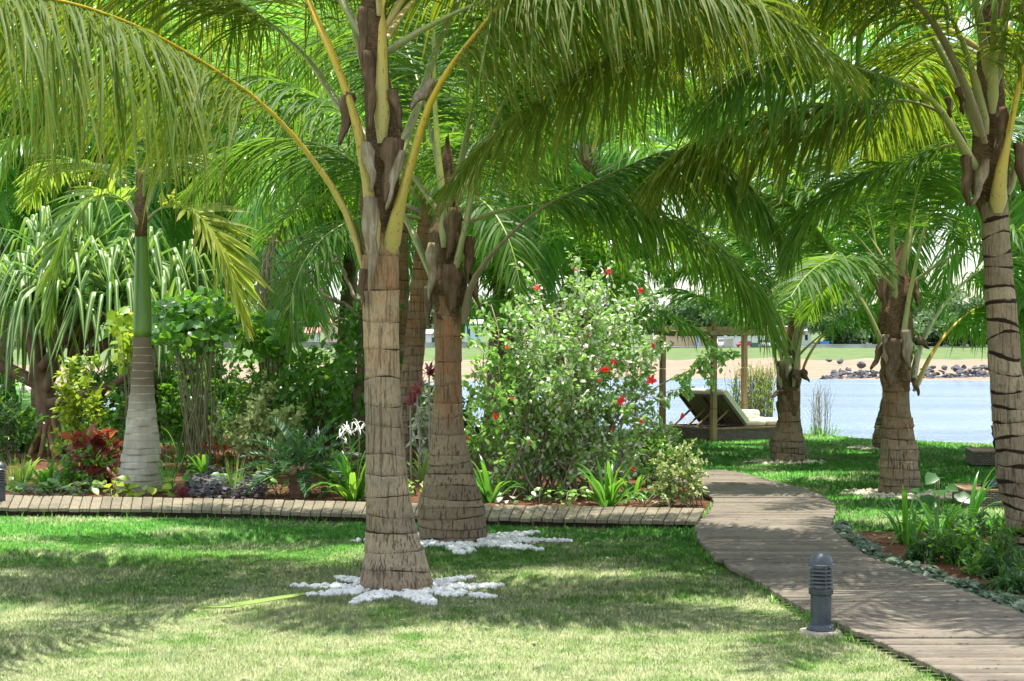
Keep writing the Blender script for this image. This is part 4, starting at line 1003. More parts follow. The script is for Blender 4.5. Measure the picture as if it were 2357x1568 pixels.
# D: right edge
YD = 16.1
D_ = empty('coconut_palm', (*P(2395, 1300, YD)[:2], 0), 'coconut palm at the picture edge with thick dark rings on a leaning trunk', 'palm tree', PG)
trunk_px('trunk', [(2398, 1312, 118), (2370, 1200, 106), (2346, 1100, 98), (2333, 1000, 86), (2316, 868, 75), (2306, 737, 70), (2298, 620, 65), (2293, 548, 62), (2290, 470, 60)], YD, D_, M['trunk_side'], seed=10, step=(.085, .17), tilt=.05)
sheath('fibre_sheath', [(2288, 500, 62, .05), (2280, 440, 90, .05), (2274, 380, 96, .05), (2278, 300, 86, .05), (2280, 220, 74, .05), (2280, 120, 62, .05), (2282, 0, 46, .05), (2284, -90, 22, .05)], YD, D_, M['fibre'], 11)
kd = dict(Lmax=1.2, width=.027, n=165, mess=.2, droop=1.9, spread=58, lift=-24)
frond_px([(2296, 490, -.12), (2302, 410, -.2), (2318, 330, -.25), (2345, 200, -.3), (2380, 50, -.5), (2440, -150, -.8), (2550, -300, -1.2)], YD, D_, CN, SY, lead=3, base_w=.095, seed=71, **kd)
frond_px([(2255, 410, -.16), (2213, 333, -.25), (2175, 270, -.3), (2139, 227, -.35), (2070, 190, -.45), (2002, 168, -.6), (1900, 135, -.8), (1800, 130, -1), (1700, 175, -1.2), (1610, 265, -1.4)], YD, D_, CM, SG, lead=4, base_w=.075, seed=72, **{**kd, 'n': 115, 'Lmax': 1.05})
frond_px([(2225, 215, .3), (2150, 90, .6), (2050, 20, 1.0), (1930, 0, 1.5), (1800, 35, 2.0), (1690, 115, 2.5), (1600, 230, 2.9)], YD, D_, CM, SG, lead=2, base_w=.05, seed=67, **kd)
frond_px([(2245, 390, .1), (2205, 300, .1), (2150, 252, .1), (2080, 232, .1), (2002, 231, .1), (1845, 243, .1), (1689, 282, .1), (1571, 340, .1), (1500, 405, .1)], YD, D_, CN, SB, lead=3, base_w=.05, seed=73, **kd)
frond_px([(2262, 340, 0), (2222, 240, 0), (2180, 150, 0), (2120, 50, -.1), (2030, -60, -.3), (1910, -140, -.6), (1770, -160, -.9), (1630, -110, -1.2), (1500, 0, -1.4)], YD, D_, CN, SG, lead=3, base_w=.07, seed=74, **kd)
frond_px([(2268, 310, -.2), (2247, 200, -.3), (2212, 90, -.4), (2165, -10, -.5), (2080, -200, -.8), (1950, -330, -1.2), (1800, -380, -1.6)], YD, D_, CN, SG, lead=2, base_w=.075, seed=75, **kd)
frond_px([(2262, 400, .2), (2202, 337, .3), (2150, 345, .35), (2080, 376, .4), (1963, 419, .5), (1865, 490, .6), (1806, 614, .7)], YD, D_, CM, SY, lead=1, base_w=.055, seed=76, Lmax=.8, width=.026, n=170, droop=1.1, lift=2, prof=(.5, .25))
frond_px([(2268, 330, -.3), (2200, 150, -.5), (2100, 0, -.8), (1900, -90, -1.1), (1680, -60, -1.4), (1480, 70, -1.7), (1300, 185, -1.9), (1140, 310, -2.0), (1030, 420, -2.1)], YD, D_, CN, SB, lead=3, base_w=.06, seed=77, **kd)
frond_px([(2284, 260, -.25), (2290, 0, -.8), (2310, -170, -1.5), (2330, -230, -2.3), (2340, -180, -3.1), (2330, -60, -3.8)], YD, D_, CM, SG, lead=1, base_w=.06, seed=78, Lmax=1.2, width=.026, n=200, droop=2.0)
frond_px([(2282, 200, -.2), (2215, -120, -1.2), (2100, -330, -2.5), (1980, -360, -3.8), (1880, -230, -4.8)], YD, D_, CN, SG, lead=1, base_w=.06, seed=68, **kd)  # added frond, arching above the frame to shade the right bed and deck
frond_px([(2290, 200, -.2), (2340, -120, -1.2), (2420, -320, -2.4), (2500, -330, -3.6), (2560, -220, -4.6)], YD, D_, CN, SG, lead=1, base_w=.06, seed=69, **kd)  # second added frond overhead, there to darken the right bed
frond_px([(2318, 450, .0), (2350, 360, .1), (2420, 260, .2), (2550, 180, .3), (2700, 200, .4)], YD, D_, CN, SG, lead=2, base_w=.06, seed=79, **kd)
crown(D_, P(2282, 60, YD), 5, 4.2, CN, [SG, SY], 80, emin=25, emax=80, bend=(50, 85), rad=.07, drop=.3, azr=(-.2, 3.6), Lmax=1.25, n=200, width=.027, droop=1.9, base_w=.06)
for i, (a, b_, c, d, w_, dy_, m) in enumerate(((2228, 360, 2225, 475, 40, -.2, 'dry_brown'), (2345, 330, 2350, 440, 34, -.1, 'dry_brown'), (2270, 370, 2235, 470, 32, -.26, 'dry_grey'), (2310, 250, 2290, 350, 34, -.2, 'dry_brown'), (2205, 200, 2218, 260, 26, -.1, 'dry_brown'), (2180, 225, 2190, 270, 18, -.08, 'dry_brown'))):
    flap(a, b_, c, d, w_, YD, D_, M[m], dy_, seed=90+i)
# F: squat palm on the right lawn, G behind it
YF = 22.5
F_ = empty('coconut_palm', (*P(2071, 1140, YF)[:2], 0), 'thick trunked coconut palm with ragged brown husks on the right lawn', 'palm tree', PG)
trunk_px('trunk', [(2071, 1150, 94), (2071, 1105, 92), (2069, 1040, 86), (2066, 980, 72), (2064, 930, 62), (2063, 885, 62), (2064, 820, 64)], YF, F_, M['trunk_short'], seed=14, step=(.07, .18), tilt=.02)
sheath('fibre_sheath', [(2064, 905, 64, 0), (2062, 860, 74, 0), (2062, 800, 80, 0), (2064, 740, 78, 0), (2066, 690, 72, 0), (2069, 640, 50, 0), (2072, 600, 30, 0), (2074, 560, 8, 0)], YF, F_, M['fibre'], 15)
kf = dict(Lmax=1.05, width=.031, n=180, segs=5, cols=2, droop=1.7, spread=62, lift=-16)
frond_px([(2048, 860, -.05), (2033, 800, -.1), (2000, 720, -.1), (1965, 660, .0), (1930, 600, .1), (1880, 530, .2), (1800, 460, .3), (1690, 440, .4), (1590, 490, .5), (1520, 590, .6)], YF, F_, CM, SG, lead=4, base_w=.07, seed=101, **kf)
frond_px([(2076, 800, -.16), (2090, 700, -.2), (2108, 610, -.2), (2130, 520, -.2), (2152, 455, -.2), (2200, 360, -.1), (2280, 290, 0), (2390, 270, .1), (2500, 320, .2)], YF, F_, CM, SG, lead=3, base_w=.075, seed=102, **kf)
frond_px([(2100, 880, .0), (2118, 800, .1), (2160, 720, .2), (2220, 650, .3), (2300, 600, .5), (2400, 600, .7), (2500, 660, .9)], YF, F_, CF, SP, lead=3, base_w=.065, seed=103, **kf)
frond_px([(2104, 900, .1), (2148, 810, .3), (2200, 745, .5), (2260, 705, .8), (2330, 710, 1.1), (2400, 770, 1.4)], YF, F_, CF, SY, lead=2, base_w=.055, seed=104, **kf)
frond_px([(2056, 770, .1), (2030, 650, .1), (2010, 540, .2), (1980, 430, .3), (1930, 340, .5), (1860, 290, .8), (1770, 300, 1.1), (1700, 370, 1.4)], YF, F_, CM, SG, lead=2, base_w=.06, seed=105, **kf)
frond_px([(2062, 710, -.1), (2055, 600, -.2), (2055, 480, -.3), (2070, 350, -.5), (2110, 230, -.7), (2180, 160, -1.0)], YF, F_, CM, SG, lead=2, base_w=.06, seed=106, **kf)
frond_px([(2070, 700, .1), (2090, 560, .4), (2100, 420, .8), (2070, 300, 1.2), (2000, 230, 1.6), (1900, 240, 2.0), (1820, 330, 2.3)], YF, F_, CF, SG, lead=2, base_w=.055, seed=107, **kf)
crown(F_, P(2071, 640, YF), 8, 3.4, CM, [SG], 108, emin=22, emax=80, bend=(50, 95), rad=.06, drop=.2, Lmax=.8, n=80, width=.036, segs=5, cols=2, base_w=.05)
for i, (a, b_, c, d, w_, dy_, m) in enumerate(((2026, 640, 2032, 710, 32, -.2, 'dry_brown'), (2100, 640, 2110, 705, 26, -.15, 'dry_brown'), (2030, 790, 2005, 852, 22, -.12, 'dry_brown'), (2108, 780, 2140, 800, 24, -.1, 'dry_brown'), (2060, 780, 2050, 890, 50, -.24, 'dry_brown'), (2086, 760, 2092, 850, 34, -.24, 'dry_grey'), (2040, 770, 2044, 860, 28, -.2, 'dry_grey'), (2104, 870, 2112, 910, 16, -.15, 'dry_brown'))):
    flap(a, b_, c, d, w_, YF, F_, M[m], dy_, seed=110+i)
YG = 31.5
G_ = empty('coconut_palm', (*P(2038, 1034, YG)[:2], 0), 'young coconut palm standing right behind the thick trunked one near the water', 'palm tree', PG)
trunk_px('trunk', [(2040, 1040, 62), (2040, 1000, 60), (2048, 940, 46), (2056, 880, 40), (2064, 800, 36), (2070, 700, 34), (2074, 600, 30), (2076, 500, 26), (2076, 420, 20)], YG, G_, M['trunk_short'], seed=16, step=(.07, .13))
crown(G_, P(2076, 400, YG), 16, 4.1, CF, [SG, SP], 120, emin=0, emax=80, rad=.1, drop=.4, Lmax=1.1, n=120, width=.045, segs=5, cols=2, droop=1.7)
# E: bottle footed palm by the daybed
YE = 28.2
E_ = empty('coconut_palm', (*P(1812, 1062, YE)[:2], 0), 'short bottle footed coconut palm beside the wooden daybed', 'palm tree', PG)
trunk_px('trunk', [(1812, 1070, 68), (1812, 1045, 80), (1812, 1015, 80), (1814, 982, 60), (1816, 950, 48), (1817, 900, 48)], YE, E_, M['trunk_short'], seed=18, step=(.08, .17))
sheath('fibre_sheath', [(1814, 962, 50, 0), (1812, 920, 54, 0), (1812, 880, 50, 0), (1814, 840, 40, 0), (1818, 790, 26, 0), (1821, 750, 14, 0), (1823, 720, 5, 0)], YE, E_, M['fibre'], 19)
ke = dict(Lmax=.78, width=.031, n=160, segs=5, cols=2, droop=1.6, spread=62, lift=0)
frond_px([(1800, 905, -.05), (1789, 840, -.1), (1775, 790, -.1), (1757, 745, -.1), (1735, 700, 0), (1700, 655, 0), (1655, 622, 0), (1605, 610, .1), (1560, 630, .1), (1535, 660, .15)], YE, E_, CF, SP, lead=3, base_w=.062, seed=131, **ke)
frond_px([(1810, 860, -.1), (1806, 770, -.1), (1785, 680, .1), (1760, 610, .2), (1710, 545, .4), (1640, 500, .6), (1560, 520, .9)], YE, E_, CF, SG, lead=2, base_w=.055, seed=132, **ke)
frond_px([(1826, 890, -.16), (1838, 800, -.2), (1860, 720, -.2), (1890, 650, -.1), (1940, 585, 0), (2010, 550, .1), (2080, 580, .2), (2130, 660, .3)], YE, E_, CF, SG, lead=2, base_w=.065, seed=133, **ke)
frond_px([(1834, 910, 0), (1852, 840, 0), (1880, 790, .1), (1920, 748, .2), (1980, 720, .4), (2040, 735, .6), (2090, 800, .8)], YE, E_, CF, SY, lead=3, base_w=.05, seed=134, **ke)
frond_px([(1817, 810, 0), (1820, 680, .1), (1822, 560, .2), (1810, 430, .3), (1780, 330, .5), (1720, 280, .8)], YE, E_, CF, SG, lead=2, base_w=.05, seed=135, **ke)
frond_px([(1830, 850, .1), (1850, 740, .3), (1880, 640, .6), (1900, 540, .9), (1950, 470, 1.2), (2030, 450, 1.6), (2110, 500, 2.0)], YE, E_, CF, SG, lead=2, base_w=.05, seed=136, **ke)
frond_px([(1806, 850, .1), (1780, 740, .5), (1740, 640, 1.0), (1690, 570, 1.5), (1630, 545, 2.0), (1585, 560, 2.3)], YE, E_, CF, SP, lead=2, base_w=.045, seed=137, **ke)
crown(E_, P(1818, 800, YE), 6, 2.6, CF, [SG], 138, emin=48, emax=82, bend=(35, 60), rad=.06, drop=.2, Lmax=.75, n=75, width=.036, segs=5, cols=2, base_w=.045)
for i, (a, b_, c, d, w_, dy_, m) in enumerate(((1798, 830, 1806, 880, 26, -.2, 'dry_brown'), (1846, 850, 1860, 880, 24, -.15, 'dry_brown'), (1800, 900, 1774, 912, 16, -.15, 'dry_brown'), (1830, 850, 1838, 890, 24, -.22, 'dry_brown'), (1812, 820, 1812, 870, 30, -.22, 'dry_grey'))):
    flap(a, b_, c, d, w_, YE, E_, M[m], dy_, seed=140+i)
# H: young palm behind the hibiscus
YH = 29
H_ = empty('coconut_palm', (*P(1285, 1030, YH)[:2], 0), 'young coconut palm rising behind the flowering hibiscus', 'palm tree', PG)
trunk_px('trunk', [(1285, 1058, 70), (1285, 1000, 60), (1284, 930, 44), (1284, 850, 34), (1284, 780, 24)], YH, H_, M['trunk_short'], seed=22)
kh = dict(Lmax=.9, width=.032, n=140, segs=5, cols=2, droop=1.5, spread=62, lift=2)
frond_px([(1276, 830, -.1), (1250, 740, -.15), (1215, 690, -.2), (1160, 640, -.2), (1100, 615, -.1), (1050, 650, 0)], YH, H_, CF, SY, lead=1, base_w=.05, seed=151, **kh)
frond_px([(1280, 830, -.1), (1272, 700, 0), (1265, 600, 0), (1240, 500, .2), (1190, 440, .5), (1120, 440, .9)], YH, H_, CF, SG, lead=2, base_w=.05, seed=152, **kh)
frond_px([(1292, 830, 0), (1310, 720, .1), (1345, 630, .2), (1400, 570, .4), (1470, 570, .6), (1530, 640, .8)], YH, H_, CF, SG, lead=2, base_w=.05, seed=153, **kh)
crown(H_, P(1284, 740, YH), 9, 3.2, CF, [SG, SP], 154, emin=25, emax=82, bend=(55, 95), rad=.06, drop=.2, Lmax=.8, n=75, width=.036, segs=5, cols=2, base_w=.045)

# background palms: three built, the rest copies of them turned and resized
BG = 'background coconut palms'
def bg_palm(dx, dytop, Y, seed, label, lean=0.0):
    z = P(dx, dytop, Y)[2]; x = P(dx, 0, Y)[0]
    root = empty('coconut_palm', (x, Y, 0), label, 'palm tree', PG)
    rows = [(x - lean, Y, -.05, .26), (x - lean*.9, Y, .5, .19), (x - lean*.5, Y, z*.5, .14), (x, Y, z, .10)]
    trunk('trunk', rows, root, M['trunk_short'], seed=seed, sides=18)
    b = MB(); pts = np.array([(x, Y, z-.55), (x, Y, z-.1), (x+.02, Y, z+.5)]); b.tube(pts, [.14, .20, .08], 12); b.build('fibre_sheath', M['fibre'], root)
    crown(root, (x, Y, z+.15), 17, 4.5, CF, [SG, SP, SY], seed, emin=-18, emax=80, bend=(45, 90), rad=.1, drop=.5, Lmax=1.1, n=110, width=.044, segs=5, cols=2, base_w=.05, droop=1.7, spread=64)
    return root
def place(src, dx, Y, rz, sc, label):
    c = copy_tree(src); x = P(dx, 0, Y)[0]; c.location = (x, Y, 0); c.rotation_euler = (0, 0, rz); c.scale = (sc, sc, sc)
    c['label'] = label; return c
p1 = bg_palm(470, 380, 38, 201, 'background coconut palm right of the royal palm crown')
p2 = bg_palm(690, 300, 35, 202, 'background coconut palm behind the left fronds of the front palm', .5)
p3 = bg_palm(1290, 330, 33.5, 203, 'background coconut palm with its crown above the hibiscus', -.4)
place(p1, 90, 41, 1.9, 1.0, 'background coconut palm over the pandanus leaves')
place(p2, 250, 40, 4.0, 1.15, 'background coconut palm behind the pandanus and royal palm')
place(p3, -180, 38, 2.2, 1.0, 'background coconut palm beyond the pandanus, its fronds reaching in')
place(p1, 620, 43, 5.1, 1.25, 'tall background palm between the royal palm and the front palm')
place(p2, 1180, 33, .8, 1.05, 'background coconut palm behind the second front palm crown')
place(p3, 830, 40, 3.6, 1.2, 'tall background palm directly behind the front trunk')
place(p1, 1210, 36, 2.7, 1.1, 'tall background palm straight behind the hibiscus')
place(p3, 2300, 28, .5, 1.1, 'tall background palm behind the edge trunk')
place(p1, 2620, 25, 3.0, 1.0, 'palm beyond the edge trunk whose fronds reach in over the water')
place(p1, 1350, 30, 2.1, .85, 'lower background palm behind the top of the hibiscus')
place(p2, 1130, 38, 3.3, 1.3, 'tallest background palm between the second trunk and the hibiscus')
place(p3, 330, 37, .3, 1.1, 'background palm straight behind the royal palm trunk')
place(p2, -30, 38, 2.6, 1.2, 'tall background palm at the far left edge')
place(p2, 2440, 28, 1.1, .8, 'low palm just outside the edge trunk with fronds over the lawn')

# royal palm
YR = 22.9
Rp = empty('royal_palm', (*P(325, 1136, YR)[:2], 0), 'royal palm with swollen grey trunk and smooth green crownshaft', 'palm tree')
trunk_px('trunk', [(324, 1142, 104), (324, 1120, 108), (324, 1080, 98), (325, 1030, 84), (326, 960, 68), (327, 900, 55), (328, 840, 47), (328, 775, 40)], YR, Rp, M['trunk_royal'], seed=24, step=(.06, .11), groove=.0018, lip=.001, tilt=.006)
b = MB(); pts, _ = spline([(*P(x, y, YR), w_*YR/FD/2) for x, y, w_ in ((328, 776, 40), (328, 765, 42), (328, 700, 41), (327, 640, 36), (326, 580, 30), (325, 540, 27), (324, 500, 24))], 20)
b.tube(pts[:, :3], pts[:, 3], 20); b.build('crownshaft', M['crownshaft'], Rp)
b = MB(); pts, _ = spline([(*P(x, y, YR), w_*YR/FD/2) for x, y, w_ in ((325, 545, 29), (324, 500, 30), (322, 450, 22), (320, 390, 12))], 12)
b.tube(pts[:, :3], pts[:, 3], 12); b.build('fibre_sheath', M['fibre'], Rp)
kr = dict(width=.066, n=72, segs=6, cols=3, base_w=.05, mess=.06)
RL, RY = M['royal'], M['royal_yellow']
frond_px([(318, 520, -.05), (292, 468, -.2), (245, 445, -.4), (200, 465, -.55), (165, 510, -.65), (145, 560, -.7), (129, 631, -.72), (116, 735, -.72)], YR, Rp, RL, SP, lead=1, seed=161, Lmax=.85, droop=.6, lift=8, spread=66, **kr)
frond_px([(332, 515, .05), (370, 480, 0), (425, 480, -.1), (470, 510, -.2), (504, 560, -.25), (540, 650, -.3), (565, 745, -.3)], YR, Rp, RY, SP, lead=1, seed=162, Lmax=.85, droop=.42, lift=8, spread=66, **kr)
frond_px([(322, 480, .05), (315, 390, .1), (300, 300, .2), (260, 220, .4), (190, 170, .7), (100, 190, 1.0)], YR, Rp, RL, SG, lead=1, seed=163, Lmax=.7, droop=1.0, **kr)
frond_px([(326, 480, .0), (338, 380, 0), (365, 280, .1), (420, 210, .2), (500, 190, .4), (580, 250, .6)], YR, Rp, RL, SG, lead=1, seed=164, Lmax=.7, droop=1.0, **kr)
frond_px([(330, 500, .1), (360, 420, .4), (400, 370, .8), (460, 370, 1.2), (510, 430, 1.6)], YR, Rp, RL, SG, lead=1, seed=165, Lmax=.65, droop=1.0, **kr)
frond_px([(316, 500, .1), (270, 420, .5), (200, 380, 1.0), (120, 390, 1.5), (60, 470, 1.9)], YR, Rp, RL, SG, lead=1, seed=166, Lmax=.65, droop=1.0, **kr)
# ------------------------------------------------------------------ grass, pebbles, ground cover (stuff)
def scatter_grass():
    r = np.random.default_rng(77); out = []
    for n, y0, y1, h, wd in ((380000, 9.2, 13.5, .026, .0036), (260000, 13.5, 20.5, .032, .0060), (150000, 17.5, 38.5, .045, .013)):
        y = 1/(r.random(n)*(1/y0 - 1/y1) + 1/y1); x = r.uniform(-.335, .335, n)*y
        if y0 == 17.5: x = np.where(r.random(n) < .85, r.uniform(.06, .335, n)*y, x)
        ok = inpoly(x, y, LAWN)
        for pl in (poly_walk[::4], poly_left[::4], bedL, bedR): ok &= ~inpoly(x, y, pl)
        x, y = x[ok], y[ok]; m = len(x)
        hh = h*r.uniform(.5, 1.25, m)*(1 + .4*np.sin(x*2.1 + y*1.3)*np.sin(x*.9 - y*1.7)); az = r.uniform(0, 6.283, m); ln = r.uniform(.1, 1.0, m)
        wv = wd*r.uniform(.6, 1.2, m); c, s = np.cos(az), np.sin(az)
        a2 = az + r.normal(0, .8, m)
        tip = np.stack([x + np.cos(a2 + 1.57)*hh*ln, y + np.sin(a2 + 1.57)*hh*ln, hh*np.sqrt(1 - .6*ln*ln)], 1)
        z0 = np.zeros(m) - .002
        V = np.stack([np.stack([x - c*wv, y - s*wv, z0], 1), np.stack([x + c*wv, y + s*wv, z0], 1), tip], 1)
        out.append((V, r.random(m)))
    V = np.concatenate([o[0] for o in out]); rn = np.concatenate([o[1] for o in out]); n = len(V)
    me = bpy.data.meshes.new('grass'); fast(me, V.reshape(-1, 3), np.arange(n*3).reshape(-1, 3), {'rnd': np.repeat(rn, 3)}, False)
    o = mkobj('grass', me, M['blade']); tag(o, 'short mown grass covering the lawn', kind='stuff')
scatter_grass()
# taller untrimmed grass along the deck edges
def edge_grass():
    r = np.random.default_rng(78); B, AZ, EL, LL = [], [], [], []
    for line, n, off in ((WL[130:], 800, .05), (LF, 420, .04), (WR[60:190], 400, -.05)):
        k = r.integers(0, len(line), n); k = k[np.sin(k*.19) + np.sin(k*.07 + 1) + r.normal(0, .6, len(k)) > .1]
        p = line[k].copy(); p[:, 2] = 0; p[:, 0] -= off*0.6; p[:, 1] -= abs(off) + np.abs(r.normal(0, .05, len(k)))
        B.append(p); AZ.append(r.uniform(0, 6.283, len(k))); EL.append(r.uniform(.6, 1.5, len(k))); LL.append(r.uniform(.04, .13, len(k)))
    Bc = np.concatenate(B); V = strap_verts(Bc, np.concatenate(AZ), np.concatenate(EL), np.concatenate(LL), np.full(len(Bc), .006), r, np.full(len(Bc), 1.0), 4, 2)
    o = strap_mesh('edge_grass', V, M['strap'], None, r); tag(o, 'longer grass tufts growing along the deck edges', kind='stuff')
edge_grass()

def pebble_star(cx, cy, rin, rout, points, n, mat, label, seed, size=.028, rot=0.0, z=0.0):
    r = np.random.default_rng(seed); import bmesh
    bm = bmesh.new(); bmesh.ops.create_icosphere(bm, subdivisions=1, radius=1); bv = np.array([v.co for v in bm.verts]); bf = np.array([[v.index for v in f.verts] for f in bm.faces]); bm.free()
    P2 = []
    while len(P2) < n:
        a = r.uniform(0, 6.283); rr = rout*math.sqrt(r.random())
        ph = ((a - rot)*points/6.283) % 1; lim = rin + (rout-rin)*abs(2*ph-1)**1.6 if points else rout
        if rr < lim and rr > rin*.42: P2.append((cx + rr*math.cos(a), cy + rr*math.sin(a), rr/lim))
    P2 = np.array(P2); s = size*r.uniform(.55, 1.35, n); nv = len(bv)
    sc = np.stack([s*r.uniform(.8, 1.35, n), s*r.uniform(.8, 1.2, n), s*r.uniform(.6, .95, n)], 1)
    ang = r.uniform(0, 6.283, n); ca, sa = np.cos(ang)[:, None], np.sin(ang)[:, None]
    v = bv[None]*(1 + r.normal(0, .13, (n, nv, 1)))*sc[:, None]
    v = np.stack([v[..., 0]*ca - v[..., 1]*sa, v[..., 0]*sa + v[..., 1]*ca, v[..., 2]], -1)
    hz = .012 + r.random(n)*.035*(1.05 - P2[:, 2])
    v += np.stack([P2[:, 0], P2[:, 1], z + hz], 1)[:, None]
    f = (bf[None] + np.arange(n)[:, None, None]*nv).reshape(-1, 3)
    me = bpy.data.meshes.new('pebbles'); fast(me, v.reshape(-1, 3), f, None, False)
    o = mkobj('pebbles', me, mat); tag(o, label, 'pebbles', None, 'stuff')
a0 = P(918, 1358, YA); pebble_star(a0[0], a0[1], .36, .90, 9, 900, M['pebble'], 'white pebbles laid as a star round the front palm', 1, .029, .17)
b0 = P(1040, 1250, YB); pebble_star(b0[0]+.1, b0[1]-.02, .42, 1.08, 8, 1100, M['pebble'], 'white pebbles laid as a star round the second palm', 2, .030, 0.02)
f0 = P(2071, 1142, YF); pebble_star(f0[0], f0[1], .52, .80, 8, 420, M['pebble_tan'], 'tan pebbles round the thick trunked palm on the right lawn', 3, .035)
e0 = P(1812, 1064, YE); pebble_star(e0[0], e0[1], .42, .66, 8, 260, M['pebble_tan'], 'tan pebbles round the bottle footed palm', 4, .034)
g0 = P(2038, 1036, YG); pebble_star(g0[0]-.1, g0[1], .36, .62, 8, 200, M['pebble_tan'], 'tan pebbles round the young palm near the water', 5, .036)

def ground_cover(name, poly, n, mat, label, L, seed, z=(.01, .07)):
    r = np.random.default_rng(seed); poly = np.array(poly); lo, hi = poly.min(0), poly.max(0); x = []; y = []
    xx = r.uniform(lo[0], hi[0], n*6); yy = r.uniform(lo[1], hi[1], n*6); ok = inpoly(xx, yy, poly); xx, yy = xx[ok][:n], yy[ok][:n]; m = len(xx)
    cl = .5 + .5*np.sin(xx*9+seed)*np.sin(yy*7.0)
    PP = np.stack([xx, yy, r.uniform(*z, m)*(.4 + .9*cl)], 1); a = r.uniform(0, 6.283, m)
    D = np.stack([np.cos(a), np.sin(a), r.normal(.15, .3, m)], 1); U = np.stack([r.normal(0, .35, m), r.normal(-.25, .35, m), np.ones(m)], 1)
    s = r.uniform(.6, 1.25, m)
    o = leaves(name, PP, D, U, L*s, L*.72*s, mat, None, 'round', seed=seed); tag(o, label, 'ground cover', None, 'stuff'); return o
def band(i0, i1, w0, w1):
    a = WR[i0:i1:4, :2]; t = np.linspace(0, 1, len(a))[:, None]
    return np.concatenate([a + [.03, .02], (a + np.array([.55, .8])*(w0 + (w1-w0)*t))[::-1]])
ground_cover('ground_cover_leaves', band(184, 282, .38, .46), 2600, M['sage'], 'grey green round leaves edging the curved boardwalk', .062, 11)
ground_cover('ground_cover_leaves', [tuple(G(x, y)[:2]) for x, y in ((412, 1150), (440, 1112), (520, 1104), (600, 1112), (612, 1150), (520, 1153))], 1300, M['purple'], 'purple and grey ground leaves between the royal palm and the cycad', .075, 12, (.02, .16))
def litter(poly, n, seed, label):
    r = np.random.default_rng(seed); poly = np.array(poly); lo, hi = poly.min(0), poly.max(0)
    xx = r.uniform(lo[0], hi[0], n*4); yy = r.uniform(lo[1], hi[1], n*4); ok = inpoly(xx, yy, poly); xx, yy = xx[ok][:n], yy[ok][:n]; m = len(xx); a = r.uniform(0, 6.283, m)
    s = r.uniform(.5, 1.3, m)
    o = leaves('leaf_litter', np.stack([xx, yy, np.full(m, .022)], 1), np.stack([np.cos(a), np.sin(a), r.normal(0, .1, m)], 1), np.stack([r.normal(0, .25, m), r.normal(0, .25, m), np.ones(m)], 1), .06*s, .028*s, M['dry_leaf'], seed=seed, curl=.05)
    tag(o, label, 'leaf litter', None, 'stuff')
litter([(-7, 20), (2.1, 19.7), (2.3, 23), (-7, 25)], 700, 13, 'dry leaves lying on the soil of the long bed')
litter([(-4.5, 10), (4, 10), (5, 19), (-6, 19)], 260, 15, 'small brown bits of dry leaf scattered on the front lawn')
litter([tuple(p) for p in bedR], 250, 14, 'dry leaves lying on the soil of the right bed')

# the fallen palm leaflet on the lawn
r = np.random.default_rng(3)
pts = np.array([G(703, 1386), G(650, 1394), G(590, 1403), G(540, 1411), G(530, 1412.5), G(500, 1411.5), G(467, 1411)]); pts[:, 2] = [.05, .05, .046, .045, .042, .036, .032]
wv = np.array([.004, .022, .030, .034, .014, .004, .002])[:, None]; nd = nrm(np.gradient(pts, axis=0)); sd = nrm(np.cross(nd, [0, 0, 1.0]))
V = np.stack([pts - sd*wv + [0, 0, .006], pts + [0, 0, -.004], pts + sd*wv + [0, 0, .02]], 1)[None]
o = grid_mesh('fallen_leaf', V, leaf_mat('pale cut leaf', (.20, .30, .06), (.21, .31, .06), (.22, .32, .06), (.2, .3, .04), (.24, .34, .05), .2, .5), None, {'rnd': np.full(21, .5), 'along': np.repeat(np.linspace(0, 1, 7), 3)})
tag(o, 'long pale green leaf blade fallen on the lawn beside the pebble star', 'fallen leaf')

# ------------------------------------------------------------------ planting bed, left to right
SGm, SD, BP = M['stem_green'], M['stem_dark'], M['bark_pale']
def at(dx, dy): return G(dx, dy)
def lift(dx, dy, Y): return P(dx, dy, Y)
def bush_px(name, dx, base_dy, top_dy, wpx, label, cat, leaf, stem, wd=.8, low=.25, **k):
    b = at(dx, base_dy); Y = b[1]; h = (base_dy - top_dy)*Y/FD; rx = wpx*Y/FD/2
    c = b + np.array([0, 0, h*(.5 + low/2)]); return bush(name, b, c, (rx, rx*wd, h*(.5 - low/2)), label, cat, leaf, stem, **k)

# pandanus with stilt roots
YP = 30.0
pb = G(112, 1042); pr = empty('pandanus', (pb[0], pb[1], 0), 'striped leaf pandanus tree with leaning trunk and stilt roots', 'pandanus tree')
r = np.random.default_rng(21)
b = MB(); b.tube(spline([P(x, y, YP+d) for x, y, d in ((112, 1000, 0), (108, 930, 0), (92, 850, 0), (78, 780, 0), (60, 730, 0))], 14)[0], np.linspace(.20, .13, 14), 12); b.build('trunk', M['bark'], pr)
for i, (pts, r0) in enumerate((([(104, 890), (60, 870), (20, 850), (-40, 830), (-110, 790)], .12), ([(104, 900), (130, 830), (140, 760), (150, 700)], .10), ([(110, 930), (200, 905), (270, 880), (330, 820), (370, 750)], .085), ([(92, 850), (150, 780), (230, 740), (262, 690)], .08))):
    b = MB(); b.tube(spline([P(x, y, YP - .1*i) for x, y in pts], 12)[0], np.linspace(r0, r0*.7, 12), 10); b.build('branch', M['bark'], pr)
for i, (x0, y0, x1, y1, dd) in enumerate(((112, 930, 62, 1040, -.3), (112, 940, 88, 1044, -.6), (116, 950, 112, 1042, -.1), (118, 930, 140, 1044, -.5), (116, 960, 168, 1036, -.2), (110, 970, 74, 1030, .4), (120, 950, 152, 1030, .4), (112, 960, 126, 1048, -.8))):
    p0 = P(x0, y0, YP); p1 = P(x1, y1, YP + dd); p1[2] = -.04; b = MB(); b.tube(wiggle(p0, p1, r, 7, .04), np.linspace(.05, .035, 7), 8); b.build('stilt_root', M['root'], pr)
